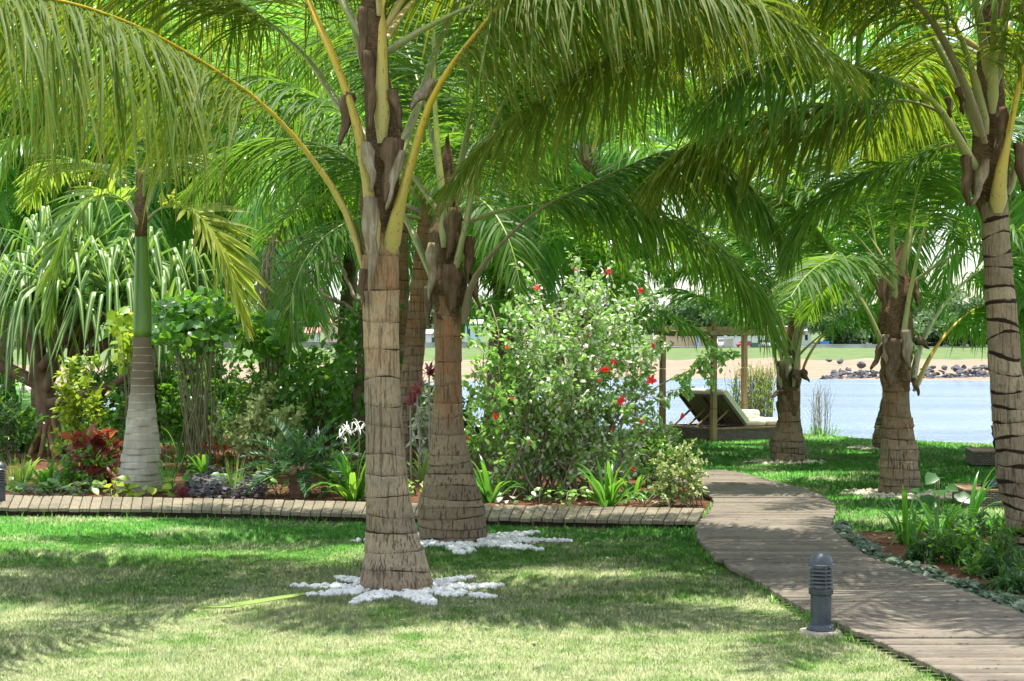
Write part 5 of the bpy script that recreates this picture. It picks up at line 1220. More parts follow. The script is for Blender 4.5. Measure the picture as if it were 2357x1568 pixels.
for i, (x, y, dd, n, L) in enumerate(((60, 700, -.2, 70, 2.1), (150, 680, -.5, 72, 2.0), (262, 680, -.6, 74, 1.9), (385, 730, -.4, 60, 1.7), (-110, 780, 0, 34, 1.6), (210, 560, .4, 40, 1.6), (330, 600, .3, 40, 1.5), (100, 590, .5, 40, 1.6), (430, 640, .6, 34, 1.4))):
    c = P(x, y, YP + dd); az = r.uniform(0, 6.283, n); el = R(1)*np.linspace(85, -25, n)
    bb = np.tile(c, (n, 1)) + r.normal(0, .05, (n, 3))
    V = strap_verts(bb, az, el, L*r.uniform(.75, 1.1, n), .092*r.uniform(.7, 1.2, n), r, 1.4*r.uniform(.4, 1.7, n), 12, 5, kink=.4 + .15*(i % 2), keel=.35)
    strap_mesh('leaf_rosette', V, M['pandan'], pr, r)
    if i > 4:
        b = MB(); b.tube(wiggle(P(100 + i*12, 820, YP), c, r, 8, .05), np.linspace(.09, .06, 8), 8); b.build('branch', M['bark'], pr)

bush_px('shrub', 178, 1088, 785, 130, 'yellow green glossy shrub in front of the pandanus trunk', 'shrub', M['yellow_green'], SGm, nstem=9, twigs=9, per=11, L=.13, W=.062, seed=31, low=.2, spread=.08, upright=.2)
bush_px('shrub', 245, 1080, 880, 120, 'pale glossy shrub between the yellow green shrub and the royal palm', 'shrub', M['green'], SGm, nstem=8, twigs=8, per=9, L=.15, W=.06, seed=32, low=.1, shape='lance')
bush_px('copperleaf', 205, 1128, 985, 130, 'coppery red leaved shrub left of the royal palm', 'shrub', M['copper'], SD, nstem=8, twigs=6, per=5, L=.17, W=.11, seed=33, low=.35, spread=.08, drop=.4, twig_len=.22)
bush_px('shrub', 190, 1132, 1035, 120, 'small green leaved shrub under the copper leaved one', 'shrub', M['green'], SD, nstem=9, twigs=6, per=8, L=.09, W=.05, seed=34, low=.1)
bush_px('shrub', 30, 1070, 880, 170, 'dark mixed shrub at the left end of the bed', 'shrub', M['dark_green'], SD, nstem=10, twigs=8, per=9, L=.11, W=.05, seed=35, low=.1)
bush_px('shrub', -70, 1060, 900, 160, 'dark shrub past the left bollard', 'shrub', M['green'], SD, nstem=8, twigs=8, per=9, L=.10, W=.05, seed=36, low=.1)
strap_plant('grass_clump', at(38, 1131), 'thin pale grass clump behind the left bollard', 'grass clump', M['strap_pale'], n=70, L=.48, W=.012, seed=41, elev=(60, 88), bend=.6, spread=.12)
strap_plant('spider_lily', at(108, 1134), 'low broad leaved lily at the left of the bed', 'lily', M['strap'], n=20, L=.5, W=.075, seed=42, elev=(40, 80))
strap_plant('spider_lily', at(150, 1118), 'small lily with arching leaves left of the copper leaved shrub', 'lily', M['strap'], n=14, L=.42, W=.065, seed=43, elev=(35, 75))
strap_plant('spider_lily', at(58, 1108), 'lily half hidden behind the thin grass clump', 'lily', M['strap_pale'], n=16, L=.42, W=.06, seed=44, elev=(40, 80))

# plum aralia: many tall bare stems, round leaves on top
def tall_stems(dx0, dx1, base_dy, top0, top1, n, label, leaf, stem, L, seed, per=46, cl=.30, shape='round', name='aralia', rad=(.007, .011)):
    r = np.random.default_rng(seed); b0 = at((dx0+dx1)/2, base_dy); root = empty(name, b0, label, 'shrub'); PP = []
    for i in range(n):
        b = at(r.uniform(dx0 + (dx1-dx0)*.2, dx1 - (dx1-dx0)*.2), base_dy + r.uniform(-8, 8)); t = P(r.uniform(dx0, dx1), r.uniform(top0, top1), b[1] + r.normal(0, .25))
        st = wiggle(b, t, r, 9, .025); m = MB(); m.tube(st, np.linspace(rad[1]*r.uniform(.8, 1.4), rad[0], 9), 6)
        m.build('stem', stem, root)
        c = st[-1]; g = nrm(r.normal(0, 1, (per, 3)))*r.random((per, 1))**.4*np.array([cl, cl, cl*.8]); PP.append(c + g)
    PP = np.concatenate(PP); n2 = len(PP); D = nrm(r.normal(0, 1, (n2, 3)) + [0, 0, -.2]); U = np.array([0, -.35, 1]) + r.normal(0, .5, (n2, 3)); s = r.uniform(.55, 1.2, n2)
    leaves('foliage', PP, D, U, L*s, L*(.9 if shape == 'round' else .5)*s, leaf, root, shape, seed=seed)
    return root
tall_stems(375, 525, 1082, 700, 790, 34, 'tall bare stemmed shrub with round green leaves right of the royal palm', M['green'], SGm, .14, 51, per=30)
tall_stems(280, 310, 1078, 735, 850, 7, 'pale leaved tall shrub showing left of the royal palm trunk', M['yellow_green'], SGm, .16, 52, per=20, cl=.28)
tall_stems(585, 680, 1062, 735, 800, 13, 'dark stemmed shrub with big heart shaped leaves before the far sand', M['green'], SD, .22, 53, per=15, cl=.30)
tall_stems(640, 820, 1066, 830, 960, 30, 'dark bamboo like shrub behind the cycad', M['green'], SD, .18, 54, per=22, cl=.34, shape='lance')
tall_stems(690, 800, 1058, 800, 880, 14, 'green leafy thicket behind the bamboo like shrub', M['green'], SD, .17, 55, per=26, cl=.36, shape='ovate')
bush_px('aralia', 590, 1085, 862, 190, 'cream and green variegated aralia left of the cycad', 'shrub', M['cream'], SGm, nstem=16, twigs=10, per=13, L=.09, W=.055, seed=56, low=.05, spread=.22, shell=.2, twig_len=.28)
bush_px('shrub', 560, 1072, 850, 120, 'ferny green shrub behind the variegated aralia', 'shrub', M['green'], SGm, nstem=9, twigs=10, per=12, L=.07, W=.03, seed=57, low=.15, shape='lance')
bush_px('shrub', 440, 1060, 830, 190, 'dense green shrub behind the tall bare stems', 'shrub', M['green'], SD, nstem=12, twigs=9, per=11, L=.12, W=.07, seed=58, low=.1)
bush_px('shrub', 720, 1060, 900, 170, 'mid green undershrub at the back of the bed behind the cycad', 'shrub', M['green'], SD, nstem=12, twigs=9, per=10, L=.11, W=.05, seed=59, low=.05)
bush_px('shrub', 500, 1090, 1000, 60, 'small croton with red tinted leaves among the tall stems', 'shrub', M['copper'], SD, nstem=5, twigs=4, per=4, L=.13, W=.07, seed=60, low=.3, twig_len=.18)
for i, (x, y, L, n, lb, mt) in enumerate(((470, 1098, .45, 16, 'strap leaved lily in front of the tall bare stems', 'strap'), (612, 1112, .42, 18, 'yellowish strap leaved lily left of the cycad trunk', 'strap_pale'), (450, 1088, .4, 12, 'dark lily at the foot of the tall bare stems', 'strap'), (735, 1098, .45, 14, 'pale lily clump right of the cycad trunk', 'strap_pale'), (415, 1066, .7, 7, 'single broad arching leaf plant beside the royal palm trunk', 'strap'))):
    strap_plant('spider_lily', at(x, y), lb, 'lily', M[mt], n=n, L=L, W=.06, seed=61+i, elev=(35, 80))
strap_plant('grass_clump', at(536, 1146), 'thin upright grass tuft among the purple leaves', 'grass clump', M['strap_pale'], n=34, L=.55, W=.011, seed=67, elev=(65, 88), bend=.4, spread=.06)
strap_plant('grass_clump', at(386, 1140), 'thin grass tuft at the royal palm foot', 'grass clump', M['strap'], n=22, L=.62, W=.016, seed=68, elev=(68, 88), bend=.4, spread=.05)
strap_plant('bromeliad', at(424, 1148), 'small red bromeliad right of the royal palm foot', 'bromeliad', M['maroon'], n=12, L=.22, W=.04, seed=69, elev=(30, 80), bend=.5)
def low_leaves(dx, dy, n, label, mat, L, seed, rx=.25, hz=.22, name='arrowhead_plant'):
    r = np.random.default_rng(seed); b = at(dx, dy); root = empty(name, b, label, 'plant'); a = r.uniform(0, 6.283, n); rr = rx*np.sqrt(r.random(n))
    PP = b + np.stack([rr*np.cos(a), rr*np.sin(a)*.7, r.uniform(.04, hz, n)], 1)
    for i in range(min(n, 7)):
        m = MB(); m.tube(wiggle(b + [0, 0, -.02], PP[i], r, 5, .05), [.006]*5, 5); m.build('stem', SGm, root)
    D = np.stack([np.cos(a), np.sin(a), r.normal(.0, .3, n)], 1); U = np.stack([r.normal(0, .3, n), r.normal(-.4, .3, n), np.ones(n)], 1); s = r.uniform(.6, 1.15, n)
    leaves('foliage', PP, D, U, L*s, L*.7*s, mat, root, 'ovate', seed=seed); return root
low_leaves(338, 1146, 26, 'pale arrow shaped leaves at the foot of the royal palm', M['yellow_green'], .17, 71)
low_leaves(395, 1132, 22, 'broad pale leaves right of the royal palm foot', M['green'], .17, 72)
low_leaves(255, 1148, 14, 'light green arrow leaves beside the boardwalk left of the royal palm', M['yellow_green'], .15, 73, .18)
low_leaves(190, 1150, 14, 'low pale leaf plant under the copper leaved shrub', M['strap_pale'], .15, 74, .18)
low_leaves(475, 1088, 20, 'broad dark leaves between the tall stems and the purple leaves', M['green'], .20, 75, .3, .3)

# hedge of taller shrubs closing the back of the bed
for i, (x, y, t, wp, mt, lb) in enumerate(((-60, 1010, 800, 200, 'green', 'tall background shrub behind the left end of the bed'), (215, 1015, 820, 150, 'green', 'tall background shrub behind the copper leaved shrub'), (330, 1012, 800, 130, 'dark_green', 'tall background shrub hidden behind the royal palm trunk'), (415, 1010, 805, 150, 'green', 'tall background shrub behind the left half of the bare stems'), (500, 1012, 800, 150, 'hibiscus', 'tall bright background shrub behind the right half of the bare stems'), (600, 1015, 830, 150, 'green', 'tall background shrub behind the variegated aralia'), (690, 1015, 860, 140, 'hibiscus', 'bright background shrub behind the cycad'), (800, 1018, 880, 110, 'green', 'background shrub beside the crooked tree'), (1010, 1020, 880, 110, 'green', 'background shrub behind the second trunk'), (30, 1040, 930, 150, 'green', 'round low shrub at the foot of the pandanus'))):
    bush_px('shrub', x, y, t, wp, lb, 'shrub', M[mt], SD, nstem=13, twigs=9, per=11, L=.15, W=.085, seed=190+i, low=.05, spread=.25, shell=.15, twig_len=.45)
for i, (x, y, n, L, mt, lb) in enumerate(((70, 1142, 26, .12, 'green', 'low green ground plant in front of the broad leaved lily'), (130, 1146, 20, .10, 'sage', 'grey green ground plant beside the boardwalk left of the copper leaved shrub'), (560, 1128, 26, .13, 'green', 'low green plant between the purple leaves and the cycad'), (640, 1142, 22, .10, 'strap_pale', 'pale low plant left of the cycad trunk at the boards'), (735, 1140, 26, .11, 'green', 'low plant between the cycad trunk and the big white lily'), (660, 1100, 26, .14, 'green', 'leafy undergrowth plant directly behind the cycad'), (880, 1140, 22, .12, 'green', 'low plant hidden behind the front trunk'), (960, 1140, 22, .10, 'strap_pale', 'pale low plant between the two front trunks'), (1090, 1146, 22, .10, 'green', 'low plant right beside the second trunk'), (1300, 1164, 24, .09, 'hibiscus', 'bright seedlings by the boards under the hibiscus'), (1480, 1164, 24, .09, 'green', 'low plant left of the corner aralia'), (280, 1110, 22, .13, 'green', 'leafy plant behind the royal palm foot'))):
    low_leaves(x, y, n*2, lb, M[mt], L, 210+i, .34, .2, 'seedling')
# cycad
cb = at(690, 1146); cy = empty('cycad', cb, 'dark green sago cycad with a stout trunk by the boardwalk', 'cycad')
b = MB(); r = np.random.default_rng(5)
b.lathe(cb, [(.13 + .02*math.sin(i*2.4), -.03 + i*.028) for i in range(13)] + [(.09, .36), (.02, .38)], 20); b.build('trunk', M['dry_brown'], cy)
for i in range(26):
    az = i*2.39996; q = i/25; e = R(72 - 78*q); c = cb + [.06*math.cos(az), .06*math.sin(az), .35]
    frond(arc(c, az, e, r.uniform(.66, .84), R(38 + 20*q)), cy, M['cycad'], SGm, n=58, Lmax=.15, width=.018, start=.14, base_w=.010, tip_w=.003, droop=.12, seed=300+i, segs=2, cols=2, spread=62, lift=22, mess=.03, prof=(.5, .3), stalk_n=12)

# white spider lilies
def lily(dx, dy, label, n, L, flowers, seed, W=.085, mat='strap'):
    root = strap_plant('spider_lily', at(dx, dy), label, 'lily', M[mat], n=n, L=L, W=W, seed=seed, elev=(32, 84), bend=1.1, spread=.09); r = np.random.default_rng(seed+1); b0 = at(dx, dy)
    for fx, fy in flowers:
        c = P(fx, fy, b0[1] - .15); m = MB(); m.tube(wiggle(b0, c, r, 7, .03), np.linspace(.011, .008, 7), 6); m.build('flower_stalk', SGm, root)
        nn = 14; az = r.uniform(0, 6.283, nn); V = strap_verts(np.tile(c, (nn, 1)) + r.normal(0, .02, (nn, 3)), az, r.uniform(-.2, 1.4, nn), r.uniform(.13, .20, nn), np.full(nn, .013), r, np.full(nn, 2.2), 7, 2)
        strap_mesh('flower', V, M['petal_white'], root, r)
lily(812, 1153, 'large white spider lily flowering beside the front trunk', 30, .85, [(802, 992), (786, 1004), (826, 988)], 81)
lily(775, 1110, 'spider lily behind the cycad fronds with white flowers', 24, .75, [(697, 1006), (733, 1000)], 82)
strap_plant('spider_lily', at(1128, 1158), 'strap leaved lily right of the second trunk', 'lily', M['strap'], n=20, L=.62, W=.06, seed=83, elev=(45, 85))
strap_plant('agapanthus', at(1402, 1166), 'bright strap leaved clump in front of the hibiscus', 'lily', M['strap'], n=34, L=.62, W=.05, seed=84, elev=(25, 82), bend=1.2, spread=.1)
strap_plant('agapanthus', at(1455, 1150), 'darker strap leaved clump right of the bright one', 'lily', M['strap'], n=22, L=.5, W=.045, seed=85, elev=(25, 75), bend=1.2, spread=.1)
strap_plant('spider_lily', at(1175, 1130), 'upright lily at the left foot of the hibiscus', 'lily', M['strap'], n=14, L=.5, W=.055, seed=86, elev=(50, 85))
low_leaves(1170, 1158, 20, 'small pale leaved seedlings under the hibiscus', M['hibiscus_white'], .10, 87, .4, .2, 'seedling')
low_leaves(1240, 1160, 16, 'dark small leaved plant under the middle of the hibiscus', M['green'], .09, 88, .4, .16, 'seedling')

# crooked bare branched tree behind the front trunk
tr = empty('crooked_tree', (*at(835, 1078)[:2], 0), 'crooked bare branched tree just left of the front trunk', 'tree'); YT = at(835, 1078)[1]; r = np.random.default_rng(9)
b = MB(); tl = spline([(*P(x, y, YT), w_) for x, y, w_ in ((838, 1080, .13), (832, 1000, .10), (822, 930, .085), (832, 860, .075), (836, 790, .065), (832, 720, .055), (828, 690, .05))], 22)[0]
b.tube(tl[:, :3], tl[:, 3], 10); b.build('trunk', M['bark'], tr)
tips = []
for pts, r0 in (([(830, 730), (790, 700), (760, 690), (720, 640), (690, 620), (650, 600)], .035), ([(828, 700), (800, 650), (780, 600), (740, 570), (700, 560)], .035), ([(832, 760), (800, 735), (760, 725), (730, 690), (700, 690), (640, 670)], .025), ([(780, 600), (730, 610), (690, 640), (655, 635), (620, 650)], .02), ([(740, 570), (690, 545), (650, 560), (610, 545)], .018), ([(720, 640), (690, 670), (660, 660), (625, 690)], .014), ([(700, 560), (680, 600), (640, 605), (610, 625)], .013)):
    pp = [P(x, y, YT + r.normal(0, .15)) for x, y in pts]; b = MB(); q = spline(pp, 16)[0] + r.normal(0, .012, (16, 3)); b.tube(q, np.linspace(r0, r0*.35, 16), 7)
    for _ in range(4):
        k = r.integers(6, 15); e = q[k] + nrm(r.normal(0, 1, 3) + [-.3, 0, 0])*r.uniform(.15, .4); b.tube(wiggle(q[k], e, r, 5, .12), np.linspace(r0*.4, r0*.15, 5), 5); tips.append(e)
    b.build('branch', BP, tr)
n = 900; k = r.random(n); base = np.stack([np.interp(k, np.linspace(0, 1, 22), tl[:, c]) for c in range(3)], 1); PP = base + r.normal(0, 1, (n, 3))*[.22, .18, .1]
leaves('climbing_leaves', PP, nrm(r.normal(0, 1, (n, 3)) + [0, 0, -.3]), np.array([0, -.5, 1]) + r.normal(0, .4, (n, 3)), .15*r.uniform(.6, 1.1, n), .085*r.uniform(.6, 1.1, n), M['green'], tr, 'ovate', seed=91)
# dead hanging palm leaf caught in it
o = frond_px([(660, 520, 0), (630, 545, 0), (612, 600, 0), (606, 690, 0)], YT + .4, None, M['dry_leaf'], SB, start=.1, Lmax=.7, width=.03, n=45, droop=2.2, seed=92, base_w=.02, segs=5, cols=2, name='dead_frond')
tag(o, 'dead grey palm leaf hanging in the crooked branches', 'dead palm leaf')

# cordyline and pale stemmed plants between the trunks
for i, (x, y, t, wp, mt, lb) in enumerate(((955, 1085, 850, 90, 'cream', 'pale green and pink cordyline between the two front trunks'), (985, 1095, 900, 60, 'hibiscus_white', 'white splashed shrub right between the two front trunks'), (935, 1070, 880, 60, 'green', 'green shrub tight against the front trunk'))):
    bush_px('cordyline', x, y, t, wp, lb, 'shrub', M[mt], SP if False else M['twig_pale'], nstem=7, twigs=6, per=10, L=.17, W=.05, shape='lance', seed=101+i, low=.3, spread=.12, twig_len=.2)
for i, (x, y, L, lb) in enumerate(((960, 905, .3, 'maroon cordyline rosette between the front trunks'), (988, 860, .26, 'small red cordyline rosette high beside the second trunk'), (945, 930, .26, 'dark red cordyline rosette low beside the front trunk'))):
    c = P(x, y, 24.2); root = empty('cordyline', (c[0], c[1], 0), lb, 'shrub'); m = MB(); m.tube(wiggle((c[0]+.02, c[1], -.02), c, np.random.default_rng(i), 6, .02), [.012]*6, 6); m.build('stem', M['twig_pale'], root)
    strap_plant('x', c, '', '', M['maroon'], n=15, L=L, W=.045, seed=111+i, elev=(5, 80), bend=.8, root=root, spread=.02)
strap_plant('spider_lily', at(975, 1108), 'pale strap leaves at the soil between the two front trunks', 'lily', M['strap_pale'], n=16, L=.5, W=.05, seed=115, elev=(50, 85))
strap_plant('spider_lily', at(940, 1096), 'upright lily close behind the front trunk', 'lily', M['strap'], n=14, L=.55, W=.05, seed=116, elev=(50, 85))

# the hibiscus
hb = at(1290, 1140); YHb = hb[1]
hero = [P(x, y, YHb + d) for x, y, d in ((1236, 650, 0), (1400, 620, 0), (1472, 660, .1), (1330, 610, .3), (1165, 800, -.2), (1505, 795, 0), (1120, 860, -.3), (1540, 900, -.2), (1420, 760, -.4), (1130, 700, .3), (1290, 700, -.3), (1360, 680, .2), (1200, 760, .5), (1090, 780, .4), (1520, 700, .5))]
c = P(1300, 890, YHb)
hib, HP = bush('hibiscus', hb, c, (1.42, 1.1, 1.40), 'big flowering hibiscus with many stems and red flowers', 'hibiscus', M['hibiscus'], BP, nstem=42, twigs=18, per=13, L=.09, W=.052, seed=121, spread=.26, stem_r=.016, shell=.3, twig_len=.50, upright=.2, hero=hero, tmin=.12)
# second set of leaves: the pale variegated shoots
r = np.random.default_rng(122); hb2 = hb + [.12, -.15, 0]
m = (np.abs(HP[:, 0] - P(1370, 0, YHb)[0]) < 1.0) & (HP[:, 2] > .3) & (r.random(len(HP)) < .75); q = HP[m] + r.normal(0, .05, (m.sum(), 3)); n = len(q)
leaves('pale_foliage', q, nrm(r.normal(0, 1, (n, 3)) + [0, 0, -.1]), np.array([0, -.2, 1]) + r.normal(0, .5, (n, 3)), .08*r.uniform(.6, 1.15, n), .042*r.uniform(.6, 1.15, n), M['hibiscus_white'], hib, 'ovate', seed=123)
for i, (x, y, d, s) in enumerate(((1236, 662, -.3, .07), (1400, 625, -.3, .065), (1474, 669, -.3, .065), (1504, 795, -.4, .05), (1412, 833, -.8, .06), (1392, 850, -.9, .075), (1500, 874, -.7, .085), (1430, 922, -1.0, .08), (1140, 958, -.9, .06), (1167, 800, -.5, .05), (1310, 850, -.6, .03), (1380, 875, -.8, .03), (1178, 918, -.8, .035), (1352, 773, -.6, .03), (1571, 957, -.5, .05), (1458, 1078, -.9, .05), (1222, 1020, -.9, .03), (1410, 990, -.9, .03), (1076, 1010, -.6, .045), (1325, 620, -.2, .03), (1290, 930, -.9, .03), (1475, 970, -.8, .04))):
    flower(hib, P(x, y, YHb + d*1.1), s*.85, 131+i, M['petal_red'])
# its long side shoot, reaching right over the water view
b = MB(); sp = spline([P(x, y, YHb - .4) for x, y in ((1478, 915), (1530, 880), (1580, 858), (1612, 828), (1650, 812), (1692, 812))], 14)[0]; b.tube(sp, np.linspace(.012, .004, 14), 6); PPs = [sp[i] for i in range(5, 14) for _ in range(14)]
for x0, i0, x1, y1 in ((0, 9, 1632, 850), (0, 8, 1640, 880), (0, 11, 1660, 836), (0, 6, 1585, 905)):
    tw = wiggle(sp[i0], P(x1, y1, YHb - .45), r, 6, .08); b.tube(tw, np.linspace(.006, .003, 6), 5); PPs += [tw[i] for i in range(1, 6) for _ in range(9)]
b.build('stem', BP, hib); q = np.array(PPs) + r.normal(0, .02, (len(PPs), 3)); n = len(q)
leaves('shoot_leaves', q, nrm(r.normal(0, .6, (n, 3)) + [0, 0, -.6]), np.array([0, -.5, .7]) + r.normal(0, .5, (n, 3)), .10*r.uniform(.6, 1.1, n), .05*r.uniform(.6, 1.1, n), M['hibiscus'], hib, 'ovate', seed=125)
bush_px('shrub', 1120, 1135, 930, 120, 'light green shrub left of the hibiscus behind the second trunk', 'shrub', M['hibiscus'], BP, nstem=10, twigs=9, per=9, L=.08, W=.045, seed=141, low=.1)
bush_px('shrub', 1510, 1120, 960, 120, 'green shrub filling the right foot of the hibiscus', 'shrub', M['green'], BP, nstem=10, twigs=9, per=9, L=.085, W=.045, seed=142, low=.1)
bush_px('aralia', 1562, 1165, 1008, 118, 'pale variegated aralia at the corner where the boardwalks meet', 'shrub', M['cream'], SGm, nstem=20, twigs=9, per=12, L=.05, W=.032, seed=143, low=.1, spread=.2, shell=.3, twig_len=.14, stem_r=.007)

# right bed
strap_plant('spider_lily', at(2085, 1254), 'tall bent strap leaf clump at the tip of the right bed', 'lily', M['strap'], n=9, L=.62, W=.055, seed=151, elev=(68, 88), bend=1.5, spread=.06)
strap_plant('spider_lily', at(2105, 1250), 'low arching strap clump beside the tall bent one', 'lily', M['strap'], n=20, L=.55, W=.04, seed=152, elev=(20, 70))
strap_plant('agapanthus', at(2160, 1238), 'dense dark strap clump in the middle of the right bed', 'lily', M['strap'], n=34, L=.62, W=.045, seed=153, elev=(25, 75))
strap_plant('spider_lily', at(2230, 1200), 'upright lily clump in front of the dark rattan box', 'lily', M['strap'], n=12, L=.65, W=.05, seed=154, elev=(45, 75), azr=(-.5, 1.2))
low_leaves(2160, 1190, 9, 'broad dark leaved plant rising behind the dense strap clump', M['dark_green'], .26, 155, .22, .5, 'philodendron')
for i, (x, y, t, wp, lb) in enumerate(((2175, 1275, 1190, 120, 'low weedy shrub at the left of the right bed'), (2235, 1268, 1170, 110, 'leafy weed shrub in the middle of the right bed'), (2290, 1290, 1180, 120, 'leafy weed shrub beside the leaning edge trunk'), (2330, 1330, 1240, 120, 'low sprawling weed at the picture edge'), (2270, 1325, 1265, 90, 'small weed on the open soil of the right bed'), (2140, 1292, 1225, 80, 'small leafy weed beside the ground cover at the tip of the right bed'), (2205, 1300, 1215, 100, 'bushy weed at the front of the right bed'), (2345, 1365, 1290, 80, 'weed by the boards at the picture edge'), (2330, 1270, 1170, 90, 'tall weed against the leaning edge trunk'))):
    bush_px('weed_shrub', x, y, t, wp, lb, 'shrub', M['dark_green' if i % 2 else 'green'], SD, nstem=12, twigs=8, per=9, L=.075, W=.026, shape='lance', seed=161+i, low=.05, spread=.2, twig_len=.16, stem_r=.006)
low_leaves(2354, 1170, 5, 'bright green leaf spray entering at the picture edge', M['green'], .12, 171, .1, .35, 'seedling')

# twiggy plants on the bank
def twig_bush(dx0, dx1, top0, top1, Y, n, label, mat, seed, leaves_n=0, name='broom_shrub', rad=.006, tuft=None):
    r = np.random.default_rng(seed); x0, x1 = P(dx0, 0, Y)[0], P(dx1, 0, Y)[0]; root = empty(name, ((x0+x1)/2, Y, 0), label, 'shrub'); PP = []; b = MB()
    for i in range(n):
        bx = r.uniform(x0, x1)*.8 + (x0+x1)*.1; p0 = np.array([bx, Y + r.normal(0, .3), -.05]); p1 = np.array([bx + r.normal(0, (x1-x0)*.09), p0[1] + r.normal(0, .15), P(0, r.uniform(top0, top1), Y)[2]])
        st = wiggle(p0, p1, r, 8, .03); b.tube(st, np.linspace(rad*1.4, rad*.4, 8), 4, cap=False, rnd=r.random())
        for _ in range(3):
            k = r.integers(2, 7); e = st[k] + np.array([r.normal(0, .1), r.normal(0, .1), r.uniform(.12, .4)]); b.tube(wiggle(st[k], e, r, 4, .06), np.linspace(rad*.7, rad*.3, 4), 3, cap=False, rnd=r.random())
        PP.append(st[3:])
    b.build('stem', mat, root)
    if leaves_n:
        q = np.concatenate(PP); q = q[r.integers(0, len(q), leaves_n)] + r.normal(0, .05, (leaves_n, 3)); k = leaves_n
        leaves('foliage', q, nrm(r.normal(0, .6, (k, 3)) + [0, 0, .5]), np.array([0, -.3, 1]) + r.normal(0, .6, (k, 3)), .10*r.uniform(.5, 1.2, k), .03*r.uniform(.5, 1.2, k), M['yellow_green'], root, 'lance', seed=seed)
    if tuft: strap_plant('x', ((x0+x1)/2, Y - .1, 0), '', '', M['strap'], n=60, L=.32, W=.02, seed=seed, elev=(30, 85), spread=.35, root=root, fol='grass_tuft')
    return root
twig_bush(1682, 1786, 843, 880, 37.2, 130, 'tall twiggy green broom shrub screening the water behind the daybed', M['reed'], 181, 900)
twig_bush(1866, 1908, 888, 915, 36.0, 26, 'bare pale twig bush at the water edge of the lawn', M['twig_pale'], 182, 0, rad=.005, tuft=True)
# far broadleaf trees closing the left background
for i, (dx, Y, hh, rd, lb) in enumerate(((-120, 48, 9, 4.5, 'dense broadleaf tree far behind the pandanus'), (170, 56, 10.5, 5, 'broadleaf tree behind the royal palm crown'), (470, 50, 10, 4.5, 'broadleaf tree behind the royal palm yellow leaf'), (330, 64, 9, 5, 'lower broadleaf tree between the far palms'))):
    p = P(dx, 0, Y); broad_tree('broadleaf_tree', (p[0], Y, 0), hh, rd, lb, 'broadleaf trees in the left background', 500+i, nl=5200, leaf=M['green'], L=.34, zc=.62)
# ------------------------------------------------------------------ bollard lamps
def bollard(dx, dy, label):
    b0 = G(dx, dy); x, y = b0[0], b0[1]; root = empty('bollard_lamp', (x, y, 0), label, 'bollard lamp', 'bollard lamps on the lawn')
    L = lambda prof, nm, m, par=root: (lambda b: (b.lathe((x, y, 0), prof, 40), b.build(nm, m, par, True, 40))[1])(MB())
    L([(.143, -.04), (.143, .022), (.138, .028), (.0, .029)], 'concrete_pad', M['concrete'])
    L([(.096, .028), (.096, .036), (.09, .041), (.088, .052), (.083, .058), (.079, .066), (.070, .071), (.0, .072)], 'base_flange', M['bollard'])
    for k in range(4):
        a = .6 + k*math.pi/2; m = MB(); m.lathe((x + .086*math.cos(a), y + .086*math.sin(a), .05), [(.008, 0), (.008, .007), (.004, .01), (0, .01)], 6); m.build('bolt', M['louvre'], root, False)
    L([(.069, .07), (.069, .272), (.0, .273)], 'post', M['bollard'])
    L([(.070, .262), (.0795, .268), (.081, .274), (.081, .302), (.077, .306), (.0, .307)], 'collar', M['bollard'])
    L([(.047, .306), (.047, .455), (0, .456)], 'lamp_glass', M['lens'])
    for k in range(5):
        z = .322 + k*.0252; L([(.052, z+.012), (.079, z+.001), (.0855, z-.001), (.0865, z+.003), (.081, z+.007), (.055, z+.018), (.052, z+.018), (.052, z+.012)], 'louvre', M['louvre'])
    for k in range(4):
        a = .4 + k*math.pi/2; m = MB(); m.beam((x + .062*math.cos(a), y + .062*math.sin(a), .30), (x + .062*math.cos(a), y + .062*math.sin(a), .465), .01, .01); m.build('support_rod', M['louvre'], root, False)
    dome = [(.087, .456), (.087, .463), (.081, .469)] + [(.079*math.cos(t), .47 + .078*math.sin(t)) for t in np.linspace(0, math.pi/2, 14)][:-1] + [(.001, .548)]
    L([(.03, .455)] + dome, 'dome_cap', M['bollard'])
    return root
bl = bollard(1890, 1460, 'dark grey bollard lamp with louvres standing by the curved boardwalk')
c = copy_tree(bl); p = G(-2, 1174); c.location = (p[0], p[1], 0); c.rotation_euler = (0, 0, .7)
c['label'] = 'dark grey bollard lamp cut off by the picture edge near the straight boardwalk'

